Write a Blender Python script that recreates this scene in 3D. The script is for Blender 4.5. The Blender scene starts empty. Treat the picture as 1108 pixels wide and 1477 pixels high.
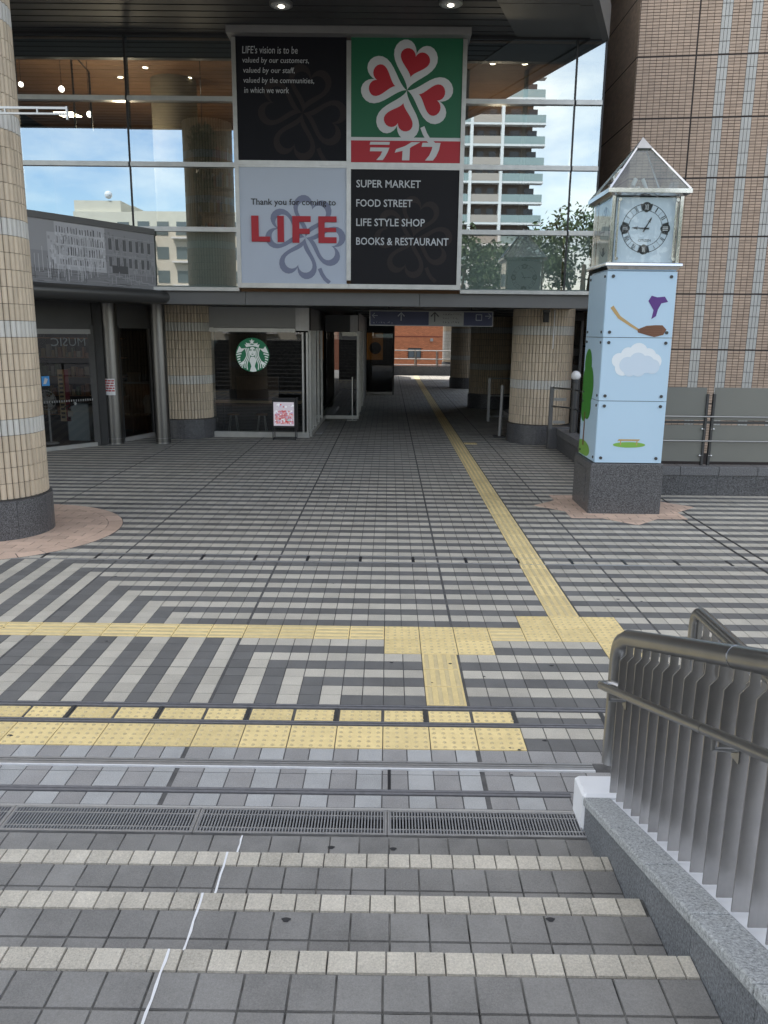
import bpy, math, random
import numpy as np
from mathutils import Vector, Matrix
random.seed(7); rng = np.random.default_rng(7)
SC = bpy.context.scene; COL = SC.collection; PI = math.pi
# ------------------------------------------------------------------ camera
CF = 1154.54; CP = 0.2208; CY = -0.0037; CR = 0.0110; CC = np.array([-0.2908, -5.1271, 2.5245])
_F = np.array([math.sin(CY)*math.cos(CP), math.cos(CY)*math.cos(CP), -math.sin(CP)])
_R0 = np.array([math.cos(CY), -math.sin(CY), 0.0]); _U0 = np.cross(_R0, _F)
_R = math.cos(CR)*_R0+math.sin(CR)*_U0; _U = -math.sin(CR)*_R0+math.cos(CR)*_U0
cd = bpy.data.cameras.new('camera'); cam = bpy.data.objects.new('camera', cd); COL.objects.link(cam)
cd.sensor_width = 36; cd.lens = CF/1477*36; cd.clip_start = .05; cd.clip_end = 2000
cam.matrix_world = Matrix([[_R[i], _U[i], -_F[i], CC[i]] for i in range(3)]+[[0, 0, 0, 1]])
SC.camera = cam
def seen(p):                       # (in frame?, distance): decides only which tiles become objects of their own
    d = np.asarray(p)-CC; z = d@_F
    if z < .3: return False, 1e9
    u = 554+CF*(d@_R)/z; v = 738.5-CF*(d@_U)/z
    return (-30 < u < 1138 and -30 < v < 1507), z
# ------------------------------------------------------------------ world, sun, exposure
EL, AZ = math.radians(54), math.radians(-28)      # sun behind the main building: the plaza lies in its shade
w = bpy.data.worlds.new('World'); SC.world = w; w.use_nodes = True
nt = w.node_tree; N = nt.nodes; L = nt.links; bg = N['Background']; bg.inputs[1].default_value = .15
sky = N.new('ShaderNodeTexSky'); sky.sky_type = 'NISHITA'; sky.sun_disc = False
sky.sun_elevation = EL; sky.sun_rotation = AZ; sky.air_density = 1.0; sky.dust_density = 1.0; sky.ozone_density = 1.2
tc = N.new('ShaderNodeTexCoord'); mp = N.new('ShaderNodeMapping'); mp.inputs['Scale'].default_value = (1, 1, 2.6)
no = N.new('ShaderNodeTexNoise'); no.inputs['Scale'].default_value = 2.3; no.inputs['Detail'].default_value = 8; no.inputs['Roughness'].default_value = .58
cr = N.new('ShaderNodeValToRGB'); cr.color_ramp.elements[0].position = .42; cr.color_ramp.elements[1].position = .70
mx = N.new('ShaderNodeMixRGB'); mx.inputs[2].default_value = (9.0, 8.4, 7.2, 1)
L.new(tc.outputs['Generated'], mp.inputs[0]); L.new(mp.outputs[0], no.inputs[0]); L.new(no.outputs[0], cr.inputs[0])
L.new(cr.outputs[0], mx.inputs[0]); L.new(sky.outputs[0], mx.inputs[1]); L.new(mx.outputs[0], bg.inputs[0])
sd = bpy.data.lights.new('sun', 'SUN'); sd.energy = 3.2; sd.angle = math.radians(.5); sd.color = (1, .95, .88)
sun = bpy.data.objects.new('sun', sd); COL.objects.link(sun)
sdir = Vector((math.sin(AZ)*math.cos(EL), math.cos(AZ)*math.cos(EL), math.sin(EL)))
sun.rotation_euler = (-sdir).to_track_quat('-Z', 'Y').to_euler(); sun.location = (-10, 30, 40)
vs = SC.view_settings; vs.view_transform = 'Standard'; vs.look = 'None'; vs.gamma = 1; vs.exposure = 1.18; vs.use_curve_mapping = False
SC.cycles.max_bounces = 8; SC.cycles.transparent_max_bounces = 12; SC.cycles.glossy_bounces = 4; SC.cycles.diffuse_bounces = 3
SC.cycles.sample_clamp_indirect = 4
# ------------------------------------------------------------------ materials
MATS = {}
def mat(name, col, rough=.6, metal=0., vary=0., noise=0., nscale=8., bump=0., bscale=60., speck=0., sscale=170., emit=0., spec=.5, ecol=None, streak=0., grime=0.):
    if name in MATS: return MATS[name]
    m = bpy.data.materials.new(name); m.use_nodes = True; n = m.node_tree.nodes; l = m.node_tree.links
    b = n['Principled BSDF']; b.inputs['Roughness'].default_value = rough; b.inputs['Metallic'].default_value = metal
    b.inputs['Specular IOR Level'].default_value = spec
    c4 = (*col, 1)
    if vary or noise or speck or streak or bump:
        tco = n.new('ShaderNodeTexCoord')
        geo = n.new('ShaderNodeNewGeometry')
        fac = None
        def add(sock, amt, cen=.5):
            nonlocal fac
            a = n.new('ShaderNodeMath'); a.operation = 'MULTIPLY_ADD'; a.inputs[1].default_value = amt*2; a.inputs[2].default_value = -amt*2*cen
            l.new(sock, a.inputs[0])
            if fac is None: fac = a.outputs[0]
            else:
                s = n.new('ShaderNodeMath'); s.operation = 'ADD'; l.new(fac, s.inputs[0]); l.new(a.outputs[0], s.inputs[1]); fac = s.outputs[0]
        if vary:
            oi = n.new('ShaderNodeObjectInfo'); s = n.new('ShaderNodeMath'); s.operation = 'ADD'
            l.new(oi.outputs['Random'], s.inputs[0]); l.new(geo.outputs['Random Per Island'], s.inputs[1])
            fr = n.new('ShaderNodeMath'); fr.operation = 'FRACT'; l.new(s.outputs[0], fr.inputs[0]); add(fr.outputs[0], vary)
        def ns(scale, detail=4, vec=None, rough_=.6):
            t = n.new('ShaderNodeTexNoise'); t.inputs['Scale'].default_value = scale; t.inputs['Detail'].default_value = detail; t.inputs['Roughness'].default_value = rough_
            l.new(vec or geo.outputs['Position'], t.inputs[0]); return t.outputs[0]
        if noise: add(ns(nscale, 6), noise*1.6)
        if grime: add(ns(.9, 7, None, .65), grime*1.8)
        if speck: add(ns(sscale, 3, None, .9), speck*3.6)
        if streak:
            mpp = n.new('ShaderNodeMapping'); mpp.inputs['Scale'].default_value = (12, 12, .6); l.new(geo.outputs['Position'], mpp.inputs[0]); add(ns(1, 5, mpp.outputs[0]), streak*1.6)
        if fac is not None:
            a = n.new('ShaderNodeMath'); a.operation = 'ADD'; a.inputs[1].default_value = 1.; a.use_clamp = False; l.new(fac, a.inputs[0])
            mxx = n.new('ShaderNodeVectorMath'); mxx.operation = 'SCALE'; mxx.inputs[0].default_value = col; l.new(a.outputs[0], mxx.inputs['Scale'])
            l.new(mxx.outputs[0], b.inputs['Base Color'])
            if noise:
                rr = n.new('ShaderNodeMath'); rr.operation = 'MULTIPLY_ADD'; rr.use_clamp = True; rr.inputs[1].default_value = -.5*noise; rr.inputs[2].default_value = rough+.25*noise
                l.new(fac, rr.inputs[0]); l.new(rr.outputs[0], b.inputs['Roughness'])
        else: b.inputs['Base Color'].default_value = c4
        if bump:
            bp = n.new('ShaderNodeBump'); bp.inputs['Strength'].default_value = bump; bp.inputs['Distance'].default_value = .004
            l.new(ns(bscale, 4), bp.inputs['Height']); l.new(bp.outputs[0], b.inputs['Normal'])
    else: b.inputs['Base Color'].default_value = c4
    if emit: b.inputs['Emission Color'].default_value = (*(ecol or col), 1); b.inputs['Emission Strength'].default_value = emit
    MATS[name] = m; return m
def glass(name, tint, refl, rough=0., rcol=(1, 1, 1)):
    if name in MATS: return MATS[name]
    m = bpy.data.materials.new(name); m.use_nodes = True; n = m.node_tree.nodes; l = m.node_tree.links; n.clear()
    o = n.new('ShaderNodeOutputMaterial'); t = n.new('ShaderNodeBsdfTransparent'); t.inputs[0].default_value = (*tint, 1)
    g = n.new('ShaderNodeBsdfGlossy'); g.inputs['Roughness'].default_value = rough; g.inputs[0].default_value = (*rcol, 1)
    f = n.new('ShaderNodeLayerWeight'); f.inputs[0].default_value = .5
    a = n.new('ShaderNodeMath'); a.operation = 'MULTIPLY_ADD'; a.use_clamp = True; a.inputs[1].default_value = 1-refl; a.inputs[2].default_value = refl
    p = n.new('ShaderNodeMath'); p.operation = 'POWER'; p.inputs[1].default_value = 4; l.new(f.outputs['Facing'], p.inputs[0]); l.new(p.outputs[0], a.inputs[0])
    x = n.new('ShaderNodeMixShader'); l.new(a.outputs[0], x.inputs[0]); l.new(t.outputs[0], x.inputs[1]); l.new(g.outputs[0], x.inputs[2]); l.new(x.outputs[0], o.inputs[0])
    MATS[name] = m; return m
M_light = mat('paver_light', (.475, .445, .38), .8, vary=.10, grime=.16, noise=.10, nscale=5, speck=.22, bump=.5, bscale=250)
M_dark = mat('paver_dark', (.145, .144, .14), .6, vary=.12, grime=.18, noise=.14, nscale=5, speck=.14, bump=.5, bscale=250)
M_grey = mat('paver_grey', (.30, .293, .285), .8, vary=.09, grime=.14, noise=.12, nscale=6, speck=.2, bump=.5, bscale=250)
M_blue = mat('paver_blue_grey', (.385, .388, .382), .8, vary=.09, grime=.14, noise=.12, nscale=6, speck=.2, bump=.5, bscale=250)
M_tread = mat('paver_tread', (.225, .22, .208), .75, vary=.10, grime=.2, noise=.22, nscale=4, speck=.16, bump=.5, bscale=250)
M_nose = mat('paver_nosing', (.52, .485, .41), .85, vary=.11, grime=.16, noise=.16, nscale=7, speck=.17, sscale=110, bump=.8, bscale=200)
M_pink = mat('paver_pink', (.60, .44, .34), .75, vary=.12, noise=.12, nscale=4, speck=.12)
M_yel = mat('tactile_yellow', (.78, .62, .30), .65, vary=.08, grime=.14, noise=.14, nscale=9, speck=.08)
M_yelb = mat('tactile_worn_raised', (.60, .49, .27), .6, vary=.06, noise=.16, nscale=14)
M_grout = mat('grout', (.10, .098, .096), .9, noise=.5, nscale=9)
M_grout2 = mat('grout_pale', (.13, .128, .12), .9, noise=1.6, nscale=7)
M_steel = mat('brushed_steel', (.50, .495, .49), .42, .7, noise=.10, nscale=6, streak=.10)
M_rail = mat('rail_steel', (.36, .36, .355), .30, 1, noise=.10, nscale=7)
M_slat = mat('slat_steel', (.45, .44, .43), .30, 1, vary=.08, noise=.12, nscale=9, streak=.12)
M_strip = mat('joint_cover_steel', (.20, .20, .21), .5, .3, noise=.2, nscale=20)
M_chrome = mat('polished_steel', (.72, .72, .72), .10, 1)
M_alu = mat('aluminium_frame', (.50, .50, .485), .35, .9, noise=.14, nscale=6)
M_granite = mat('granite_dark', (.10, .10, .105), .35, noise=.08, nscale=3, speck=1.0, sscale=75)
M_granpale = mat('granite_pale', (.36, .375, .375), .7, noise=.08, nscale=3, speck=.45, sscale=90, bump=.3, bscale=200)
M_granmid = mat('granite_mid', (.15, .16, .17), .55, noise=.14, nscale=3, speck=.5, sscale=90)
M_white = mat('white_paint', (.78, .79, .80), .45, noise=.06, nscale=4)
M_ledge = mat('white_ledge_paint', (.80, .81, .82), .5, noise=.06, nscale=9)
M_coltile = mat('column_tile', (.59, .49, .365), .55, vary=.12, noise=.07, nscale=12)
M_colwhite = mat('column_tile_white', (.60, .585, .54), .5, vary=.07, noise=.06, nscale=12)
M_colcore = mat('column_mortar', (.10, .09, .08), .9)
M_brick = mat('wall_tile_brown', (.54, .405, .305), .6, vary=.11, noise=.08, nscale=2)
M_wtile = mat('wall_tile_white', (.55, .545, .51), .5, vary=.06, noise=.06, nscale=3)
M_mortar = mat('wall_mortar', (.055, .045, .042), .9)
M_orange = mat('orange_tile', (.52, .19, .09), .7, vary=.12, noise=.08, nscale=3)
M_omort = mat('orange_mortar', (.30, .11, .06), .9)
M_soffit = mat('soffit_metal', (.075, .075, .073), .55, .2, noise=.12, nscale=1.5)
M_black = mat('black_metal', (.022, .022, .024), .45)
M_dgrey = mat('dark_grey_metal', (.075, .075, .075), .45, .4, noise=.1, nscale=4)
M_mgrey = mat('mid_grey_paint', (.13, .13, .127), .5, noise=.06, nscale=4)
M_lgrey = mat('light_grey_paint', (.36, .36, .35), .55, noise=.05, nscale=3)
M_barrier = mat('barrier_panel', (.21, .21, .185), .4, noise=.04, nscale=1.5)
M_concrete = mat('concrete', (.38, .37, .35), .85, noise=.2, nscale=1.2, speck=.1)
M_asphalt = mat('asphalt', (.05, .05, .052), .9, noise=.2, nscale=1)
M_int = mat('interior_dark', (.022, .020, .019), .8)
M_intw = mat('interior_plaster', (.26, .23, .17), .8, noise=.05)
M_wood = mat('wood', (.25, .13, .06), .6, noise=.3, nscale=3)
M_woodceil = mat('wood_ceiling', (.30, .17, .09), .6, vary=.12, noise=.2, nscale=2)
M_red = mat('sign_red', (.42, .012, .025), .45); M_green = mat('sign_green', (.008, .12, .055), .45)
M_navy = mat('sign_charcoal', (.008, .0085, .013), .6, spec=.25, noise=.1, nscale=1); M_pale = mat('sign_pale_blue', (.50, .56, .66), .5, noise=.03, nscale=1)
M_sgrey = mat('sign_white', (.60, .61, .62), .5); M_fc = mat('clover_faint', (.026, .021, .022), .6, spec=.25); M_fb = mat('clover_blue', (.20, .225, .33), .5)
M_text = mat('sign_lettering', (.52, .54, .56), .5); M_ink = mat('ink', (.02, .02, .022), .5)
M_panel = mat('panel_sky_blue', (.50, .68, .83), .35, noise=.02, nscale=1)
M_leaf = mat('leaf', (.05, .085, .03), .6, vary=.5); M_leafd = mat('leaf_dark', (.022, .04, .015), .6, vary=.4); M_bark = mat('bark', (.09, .07, .05), .9)
M_lamp = mat('lamp_warm', (1, .86, .62), .5, emit=7); M_lampw = mat('lamp_white', (1, .93, .8), .5, emit=5)
G_fac = glass('facade_glass', (.62, .66, .66), .46, rcol=(.80, .93, 1)); G_shop = glass('shop_glass', (.60, .62, .63), .07)
G_span = mat('spandrel_glass', (.30, .35, .33), .3, spec=.5)
G_clk = glass('clock_glass', (.92, .96, .96), .045); G_roof = glass('roof_glass', (.60, .66, .64), .10)
# ------------------------------------------------------------------ mesh helpers
ORG = {}
class MB:
    def __init__(s): s.v = []; s.f = []; s.m = []
    def face(s, pts, mi=0):
        b = len(s.v); s.v += [tuple(p) for p in pts]; s.f.append(tuple(range(b, b+len(pts)))); s.m.append(mi); return s
    def raw(s, v, f, mi=0):
        b = len(s.v); s.v += [tuple(p) for p in v]; s.f += [tuple(i+b for i in q) for q in f]; s.m += [mi]*len(f); return s
    def box(s, x0, x1, y0, y1, z0, z1, mi=0):
        return s.raw([(x0, y0, z0), (x1, y0, z0), (x1, y1, z0), (x0, y1, z0), (x0, y0, z1), (x1, y0, z1), (x1, y1, z1), (x0, y1, z1)],
                     [(0, 3, 2, 1), (4, 5, 6, 7), (0, 1, 5, 4), (1, 2, 6, 5), (2, 3, 7, 6), (3, 0, 4, 7)], mi)
    def chbox(s, x0, x1, y0, y1, z0, z1, c=.01, mi=0):       # box whose vertical and top edges are chamfered
        P = []
        for z, i in ((z0, 0), (z1-c, 0), (z1, c)):
            a, b, d, e = x0+i, x1-i, y0+i, y1-i; k = c*(1 if i == 0 else .6)
            P += [(a+k, d, z), (b-k, d, z), (b, d+k, z), (b, e-k, z), (b-k, e, z), (a+k, e, z), (a, e-k, z), (a, d+k, z)]
        F = [tuple(range(7, -1, -1)), tuple(range(16, 24))]
        for r in (0, 8):
            for k in range(8): F.append((r+k, r+(k+1) % 8, r+8+(k+1) % 8, r+8+k))
        return s.raw(P, F, mi)
    def obox(s, a, b, wdt, z0, z1, mi=0):                     # upright box along a line a-b in plan
        a = np.array(a[:2], float); b = np.array(b[:2], float); d = (b-a)/np.linalg.norm(b-a); n = np.array([-d[1], d[0]])*wdt/2
        q = [a-n, b-n, b+n, a+n]
        return s.raw([(*p, z0) for p in q]+[(*p, z1) for p in q], [(0, 3, 2, 1), (4, 5, 6, 7), (0, 1, 5, 4), (1, 2, 6, 5), (2, 3, 7, 6), (3, 0, 4, 7)], mi)
    def cyl(s, c, r, z0, z1, n=24, r2=None, mi=0, cap=True):
        r2 = r if r2 is None else r2
        P = [(c[0]+r*math.cos(2*PI*k/n), c[1]+r*math.sin(2*PI*k/n), z0) for k in range(n)]+[(c[0]+r2*math.cos(2*PI*k/n), c[1]+r2*math.sin(2*PI*k/n), z1) for k in range(n)]
        F = [(k, (k+1) % n, n+(k+1) % n, n+k) for k in range(n)]
        if cap: F += [tuple(range(n-1, -1, -1)), tuple(range(n, 2*n))]
        return s.raw(P, F, mi)
    def tube(s, pts, r, n=12, mi=0, cap=True):
        pts = [Vector(p) for p in pts]; rings = []; up = None
        for i, p in enumerate(pts):
            t = ((pts[i+1]-p).normalized() if i+1 < len(pts) else Vector((0, 0, 0)))+((p-pts[i-1]).normalized() if i else Vector((0, 0, 0)))
            t.normalize()
            if up is None: up = Vector((0, 0, 1)) if abs(t.z) < .9 else Vector((1, 0, 0))
            a = (up-t*up.dot(t)).normalized(); up = a; b = t.cross(a); rr = r[i] if isinstance(r, (list, tuple)) else r
            rings.append([p+(a*math.cos(2*PI*k/n)+b*math.sin(2*PI*k/n))*rr for k in range(n)])
        P = [q for g in rings for q in g]; F = []
        for i in range(len(pts)-1):
            for k in range(n): F.append((i*n+k, i*n+(k+1) % n, (i+1)*n+(k+1) % n, (i+1)*n+k))
        if cap: F += [tuple(range(n-1, -1, -1)), tuple(range(len(P)-n, len(P)))]
        return s.raw(P, F, mi)
    def sph(s, c, r, n=16, mi=0, sz=1):
        P = []; h = n//2
        for i in range(1, h):
            a = PI*i/h
            P += [(c[0]+r*math.sin(a)*math.cos(2*PI*k/n), c[1]+r*math.sin(a)*math.sin(2*PI*k/n), c[2]+r*sz*math.cos(a)) for k in range(n)]
        P += [(c[0], c[1], c[2]+r*sz), (c[0], c[1], c[2]-r*sz)]; T = len(P)-2; F = []
        for i in range(h-2):
            for k in range(n): F.append((i*n+k, (i+1)*n+k, (i+1)*n+(k+1) % n, i*n+(k+1) % n))
        for k in range(n): F.append((T, k, (k+1) % n)); F.append((T+1, (h-2)*n+(k+1) % n, (h-2)*n+k))
        return s.raw(P, F, mi)
    def extr(s, poly, fn, d0, d1, mi=0):                      # prism: fn(u, v, d) -> xyz
        n = len(poly); P = [fn(u, v, d0) for u, v in poly]+[fn(u, v, d1) for u, v in poly]
        return s.raw(P, [tuple(range(n)), tuple(range(2*n-1, n-1, -1))]+[(k, n+k, n+(k+1) % n, (k+1) % n) for k in range(n)], mi)
    def build(s, name, mats, parent=None, smooth=False, bevel=0, kind=None):
        if not isinstance(mats, (list, tuple)): mats = [mats]
        V = np.array(s.v, float)
        if parent is None: o0 = np.array([(V[:, 0].min()+V[:, 0].max())/2, (V[:, 1].min()+V[:, 1].max())/2, V[:, 2].min()])
        else: o0 = ORG[parent.name]
        me = bpy.data.meshes.new(name); me.from_pydata((V-o0).tolist(), [], s.f)
        for m in mats: me.materials.append(m)
        if len(mats) > 1: me.polygons.foreach_set('material_index', s.m)
        if smooth: me.shade_smooth()
        o = bpy.data.objects.new(name, me); COL.objects.link(o)
        if smooth:
            try: me.set_sharp_from_angle(angle=math.radians(40))
            except Exception: pass
        if parent is None: o.location = o0; ORG[o.name] = o0
        else: o.parent = parent; ORG[o.name] = ORG[parent.name]
        if bevel:
            b = o.modifiers.new('bevel', 'BEVEL'); b.width = bevel; b.segments = 2; b.limit_method = 'ANGLE'
        if kind: o['kind'] = kind
        return o
def empty(name, loc, label=None, cat=None, group=None, kind=None):
    o = bpy.data.objects.new(name, None); COL.objects.link(o); o.location = loc; o.empty_display_size = .2; ORG[o.name] = np.array(loc, float)
    return tag(o, label, cat, group, kind)
def tag(o, label=None, cat=None, group=None, kind=None):
    if label: o['label'] = label
    if cat: o['category'] = cat
    if group: o['group'] = group
    if kind: o['kind'] = kind
    return o
def inst(name, mesh, parent, wloc, rz=0, scale=None):
    o = bpy.data.objects.new(name, mesh); COL.objects.link(o); o.parent = parent
    o.location = np.array(wloc)-ORG[parent.name]; o.rotation_euler[2] = rz
    if scale: o.scale = scale
    return o
def mesh_of(mb, name, mats):
    if not isinstance(mats, (list, tuple)): mats = [mats]
    me = bpy.data.meshes.new(name); me.from_pydata([tuple(map(float, p)) for p in mb.v], [], mb.f)
    for m in mats: me.materials.append(m)
    if len(mats) > 1: me.polygons.foreach_set('material_index', mb.m)
    return me
def text_mb(body, x0, x1, z0, z1, fn, shear=0, space=1.0, bold=0):
    cu = bpy.data.curves.new('t', 'FONT'); cu.body = body; cu.resolution_u = 2; cu.shear = shear; cu.space_character = space; cu.offset = bold
    o = bpy.data.objects.new('t', cu); COL.objects.link(o); me = bpy.data.meshes.new_from_object(o)
    V = np.array([v.co[:] for v in me.vertices]); F = [tuple(p.vertices) for p in me.polygons]
    bpy.data.objects.remove(o); bpy.data.curves.remove(cu); bpy.data.meshes.remove(me)
    a, b = V.min(0), V.max(0); U = x0+(V[:, 0]-a[0])/(b[0]-a[0])*(x1-x0); W = z0+(V[:, 1]-a[1])/(b[1]-a[1])*(z1-z0)
    mb = MB(); mb.raw([fn(u, q) for u, q in zip(U, W)], F); return mb
def ribbon(pts, wd, fn, mb=None, mi=0):
    mb = mb or MB(); P = [np.array(p, float) for p in pts]; Lf = []; Rt = []
    for i, p in enumerate(P):
        t = (P[min(i+1, len(P)-1)]-P[max(i-1, 0)]); t = t/np.linalg.norm(t); n = np.array([-t[1], t[0]])*(wd[i] if isinstance(wd, (list, tuple)) else wd)/2
        Lf.append(p+n); Rt.append(p-n)
    for i in range(len(P)-1): mb.face([fn(*Lf[i]), fn(*Lf[i+1]), fn(*Rt[i+1]), fn(*Rt[i])], mi)
    return mb
def ell(cx, cz, rx, rz, n=28, a0=0, a1=2*PI): return [(cx+rx*math.cos(a0+(a1-a0)*k/n), cz+rz*math.sin(a0+(a1-a0)*k/n)) for k in range(n)]
# tiles: one bevelled box mesh per size; the nearest ones as objects, the others joined
def tile_geo(dx, dy, h, c=.002, w_=.004):
    dx -= w_; dy -= w_
    return np.array([(0, 0, 0), (dx, 0, 0), (dx, dy, 0), (0, dy, 0), (c, c, h), (dx-c, c, h), (dx-c, dy-c, h), (c, dy-c, h)], float)+np.array([w_/2, w_/2, 0]), [(4, 5, 6, 7), (0, 1, 5, 4), (1, 2, 6, 5), (2, 3, 7, 6), (3, 0, 4, 7)]
def lay_tiles(parent, tiles, mats, name, plural, h=.008, lim=300, joint=.004):
    """tiles: (x0, x1, y0, y1, z, material index)"""
    vis = []
    for i, t in enumerate(tiles):
        ok, d = seen(((t[0]+t[1])/2, (t[2]+t[3])/2, t[4]))
        if ok: vis.append((d/math.sqrt(max(1e-6, (t[1]-t[0])*(t[3]-t[2]))), i))
    vis.sort(); near = {i for _, i in vis[:lim]}; cache = {}; S = MB(); VV = []; FF = []; MM = []; base = 0
    for i, (x0, x1, y0, y1, z, mi) in enumerate(tiles):
        if i in near:
            k = (round(x1-x0, 4), round(y1-y0, 4), mi)
            if k not in cache:
                v, f = tile_geo(k[0], k[1], h, w_=joint); g = MB(); g.raw(v, f); cache[k] = mesh_of(g, name, mats[mi])
            inst(name, cache[k], parent, (x0, y0, z+random.uniform(-.0008, .0008)))
        else:
            v, f = tile_geo(x1-x0, y1-y0, h, w_=joint); VV.append(v+np.array([x0, y0, z])); FF += [tuple(j+base for j in q) for q in f]; MM += [mi]*5; base += 8
    if VV:
        S.v = np.concatenate(VV).tolist(); S.f = FF; S.m = MM
        S.build(plural, list(mats), parent, kind='stuff')
P_ = .15; Q_ = .1523
# ------------------------------------------------------------------ GROUND
tag(MB().face([(-600, -600, -.6), (600, -600, -.6), (600, 600, -.6), (-600, 600, -.6)]).build('ground', M_asphalt), 'grey ground level under and around the raised plaza', kind='structure')
plaza = empty('plaza_pavement', (0, 4, 0), 'dark and light striped tile paving of the plaza', kind='structure')
g = MB(); g.box(-16, 4.35, -1.262, 50, -.5, -.004); g.box(4.35, 12, -1.28, 7.6, -.5, -.004); g.box(1.6, 12, -14, -1.28, -.5, -.004)
g.build('paving_bed', M_grout, plaza)
TY = -.06   # start of rows
def in_circle(x, y, c, r): return (x-c[0])**2+(y-c[1])**2 < r*r
RC = (-5.3, 4.83)
def in_diamond(x, y):
    dx, dy = x-3.13, y-6.69
    return abs(dx) < .70 and abs(dy) < .70
tiles = []; yel_dots = []; yel_bx = []; yel_by = []   # tactile positions
yrow = lambda j: j*Q_
tact = set()
def mark(i0, i1, j0, j1):
    for i in range(i0, i1):
        for j in range(j0, j1): tact.add((i, j))
for j0 in (6, 8): 
    for i0 in (-2, 0, 2): yel_dots.append((i0, j0)); mark(i0, i0+2, j0, j0+2)
for j0 in (8, 10):
    for i0 in (6, 8, 10): yel_dots.append((i0, j0)); mark(i0, i0+2, j0, j0+2)
for j0 in (6, 4): yel_dots.append((10, j0)); mark(10, 12, j0, j0+2)
for j0 in (0, 2, 4): yel_by.append((0, j0)); mark(0, 2, j0, j0+2)
for i0 in range(-48, -2, 2): yel_bx.append((i0, 8)); mark(i0, i0+2, 8, 10)
yel_bx.append((4, 8)); mark(4, 6, 8, 10)
j = 12
while yrow(j) < 43.2:
    yel_by.append((8, j))
    mark(8, 10, j, j+2); j += 2
yel_dots.append((10, 88)); mark(10, 12, 88, 90)
YS0, YS1 = 23*Q_, 25*Q_-.0   # joint cover band across the plaza
for j in range(0, 289):
    y = yrow(j); far = y > 14.3
    if y > 18 and j % 1: continue
    x0, x1 = (-60, 50) if y < 7.5 else (-60, 24) if y < 14.3 else (-16, 24)
    for i in range(x0, x1):
        x = i*P_
        if (i, j) in tact: continue
        if in_circle(x+.07, y+.07, RC, 1.42) or in_diamond(x+.07, y+.07): continue
        if 23 <= j < 25: 
            mi = 1 if j == 24 else 0
        elif j < 23 and i+j < -4: mi = 0 if i % 2 else 1
        else: mi = 0 if j % 2 else 1
        wj = .018 if i in (1, -11, 13, -23, -35) else 0
        tiles.append((x, x+P_-wj, y, y+Q_-(.008 if j == 3 else 0), -.008, mi))
# front rows, between the steel joint covers and the stair
def frow(y0, y1, fn, xa=-60, xb=5, z=-.008):
    for i in range(xa, xb):
        m_ = fn(i)
        if m_ is not None: tiles.append((i*P_, (i+1)*P_-(.022 if i in (1, -11) else 0), y0, y1, z, m_))
frow(-.16, -.075, lambda i: 0 if i > 3 else None, xb=11); frow(-.245, -.16, lambda i: 1 if i > 3 else None, xb=11)
frow(-.445, -.30, lambda i: 0 if i > 3 else None, xb=11); frow(-.60, -.45, lambda i: 1 if i > 3 else None, xb=11)
frow(-.745, -.60, lambda i: (2 if i > 1 else (3 if i % 2 else 2)), xb=11)
frow(-.893, -.838, lambda i: (2 if i > 1 else (3 if i % 2 else 2)), xb=11); frow(-1.053, -.893, lambda i: (2+(i % 3 == 0) if i > 1 else (3 if i % 2 else 2)), xb=11); frow(-1.19, -1.055, lambda i: 2 if i > 4 else None, xb=11)
frow(-1.232, -1.11, lambda i: (2+(i % 2) if i > 1 else (3 if i % 2 else 2)))
for jj in range(1, 9):                                       # paving that goes on to the right of the stair parapet
    for i in range(11, 50): tiles.append((i*P_, (i+1)*P_, -jj*Q_, -(jj-1)*Q_, -.008, jj % 2))
for jj in range(9, 40):
    for i in range(11, 34): tiles.append((i*P_, (i+1)*P_, -jj*Q_, -(jj-1)*Q_, -.008, jj % 2))
lay_tiles(plaza, tiles, [M_light, M_dark, M_grey, M_blue], 'paving_tile', 'paving_tiles')
# tactile blocks
def dot_mesh(dx, dy, nx, ny, name):
    v, f = tile_geo(dx, dy, .010, w_=.004); g = MB(); g.raw(v, f, 0)
    for a in range(nx):
        for b in range(ny):
            g.cyl(((a+.5)*dx/nx, (b+.5)*dy/ny), .0135, .0098, .0145, 10, .0095, 1)
    return mesh_of(g, name, [M_yel, M_yelb])
def bar_mesh(along_y, name, dx=.3, dy=2*Q_):
    v, f = tile_geo(dx, dy, .010, w_=.004); g = MB(); g.raw(v, f, 0); Ln, Wd = (dy, dx) if along_y else (dx, dy)
    for a in range(4):
        c = (a+.5)*Wd/4; q = [(c-.017, .012), (c+.017, .012), (c+.017, Ln-.012), (c-.017, Ln-.012)]; t = [(c-.0115, .02), (c+.0115, .02), (c+.0115, Ln-.02), (c-.0115, Ln-.02)]
        fx = (lambda p, z: (p[0], p[1], z)) if along_y else (lambda p, z: (p[1], p[0], z))
        P = [fx(p, .0098) for p in q]+[fx(p, .0148) for p in t]; F = [(4, 5, 6, 7), (0, 1, 5, 4), (1, 2, 6, 5), (2, 3, 7, 6), (3, 0, 4, 7)]
        g.raw(P, F if along_y else [x[::-1] for x in F], 1)
    return mesh_of(g, name, [M_yel, M_yelb])
DT = dot_mesh(.3, 2*Q_, 5, 5, 'tactile_dot_block'); BY = bar_mesh(True, 'tactile_bar_block'); BX = bar_mesh(False, 'tactile_bar_block'); BYs = bar_mesh(True, 'tactile_bar_block', .285)
tp = empty('tactile_paving', (0, 1.4, 0), 'yellow raised guide blocks for blind walkers across the paving', kind='structure')
for i, j in yel_dots: inst('dot_block', DT, tp, (i*P_, yrow(j), -.008))
for i, j in yel_by: inst('bar_block', BYs if i == 0 or i == 8 else BY, tp, (i*P_, yrow(j), -.008))
for i, j in yel_bx: inst('bar_block', BX, tp, (i*P_, yrow(j), -.008))
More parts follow.
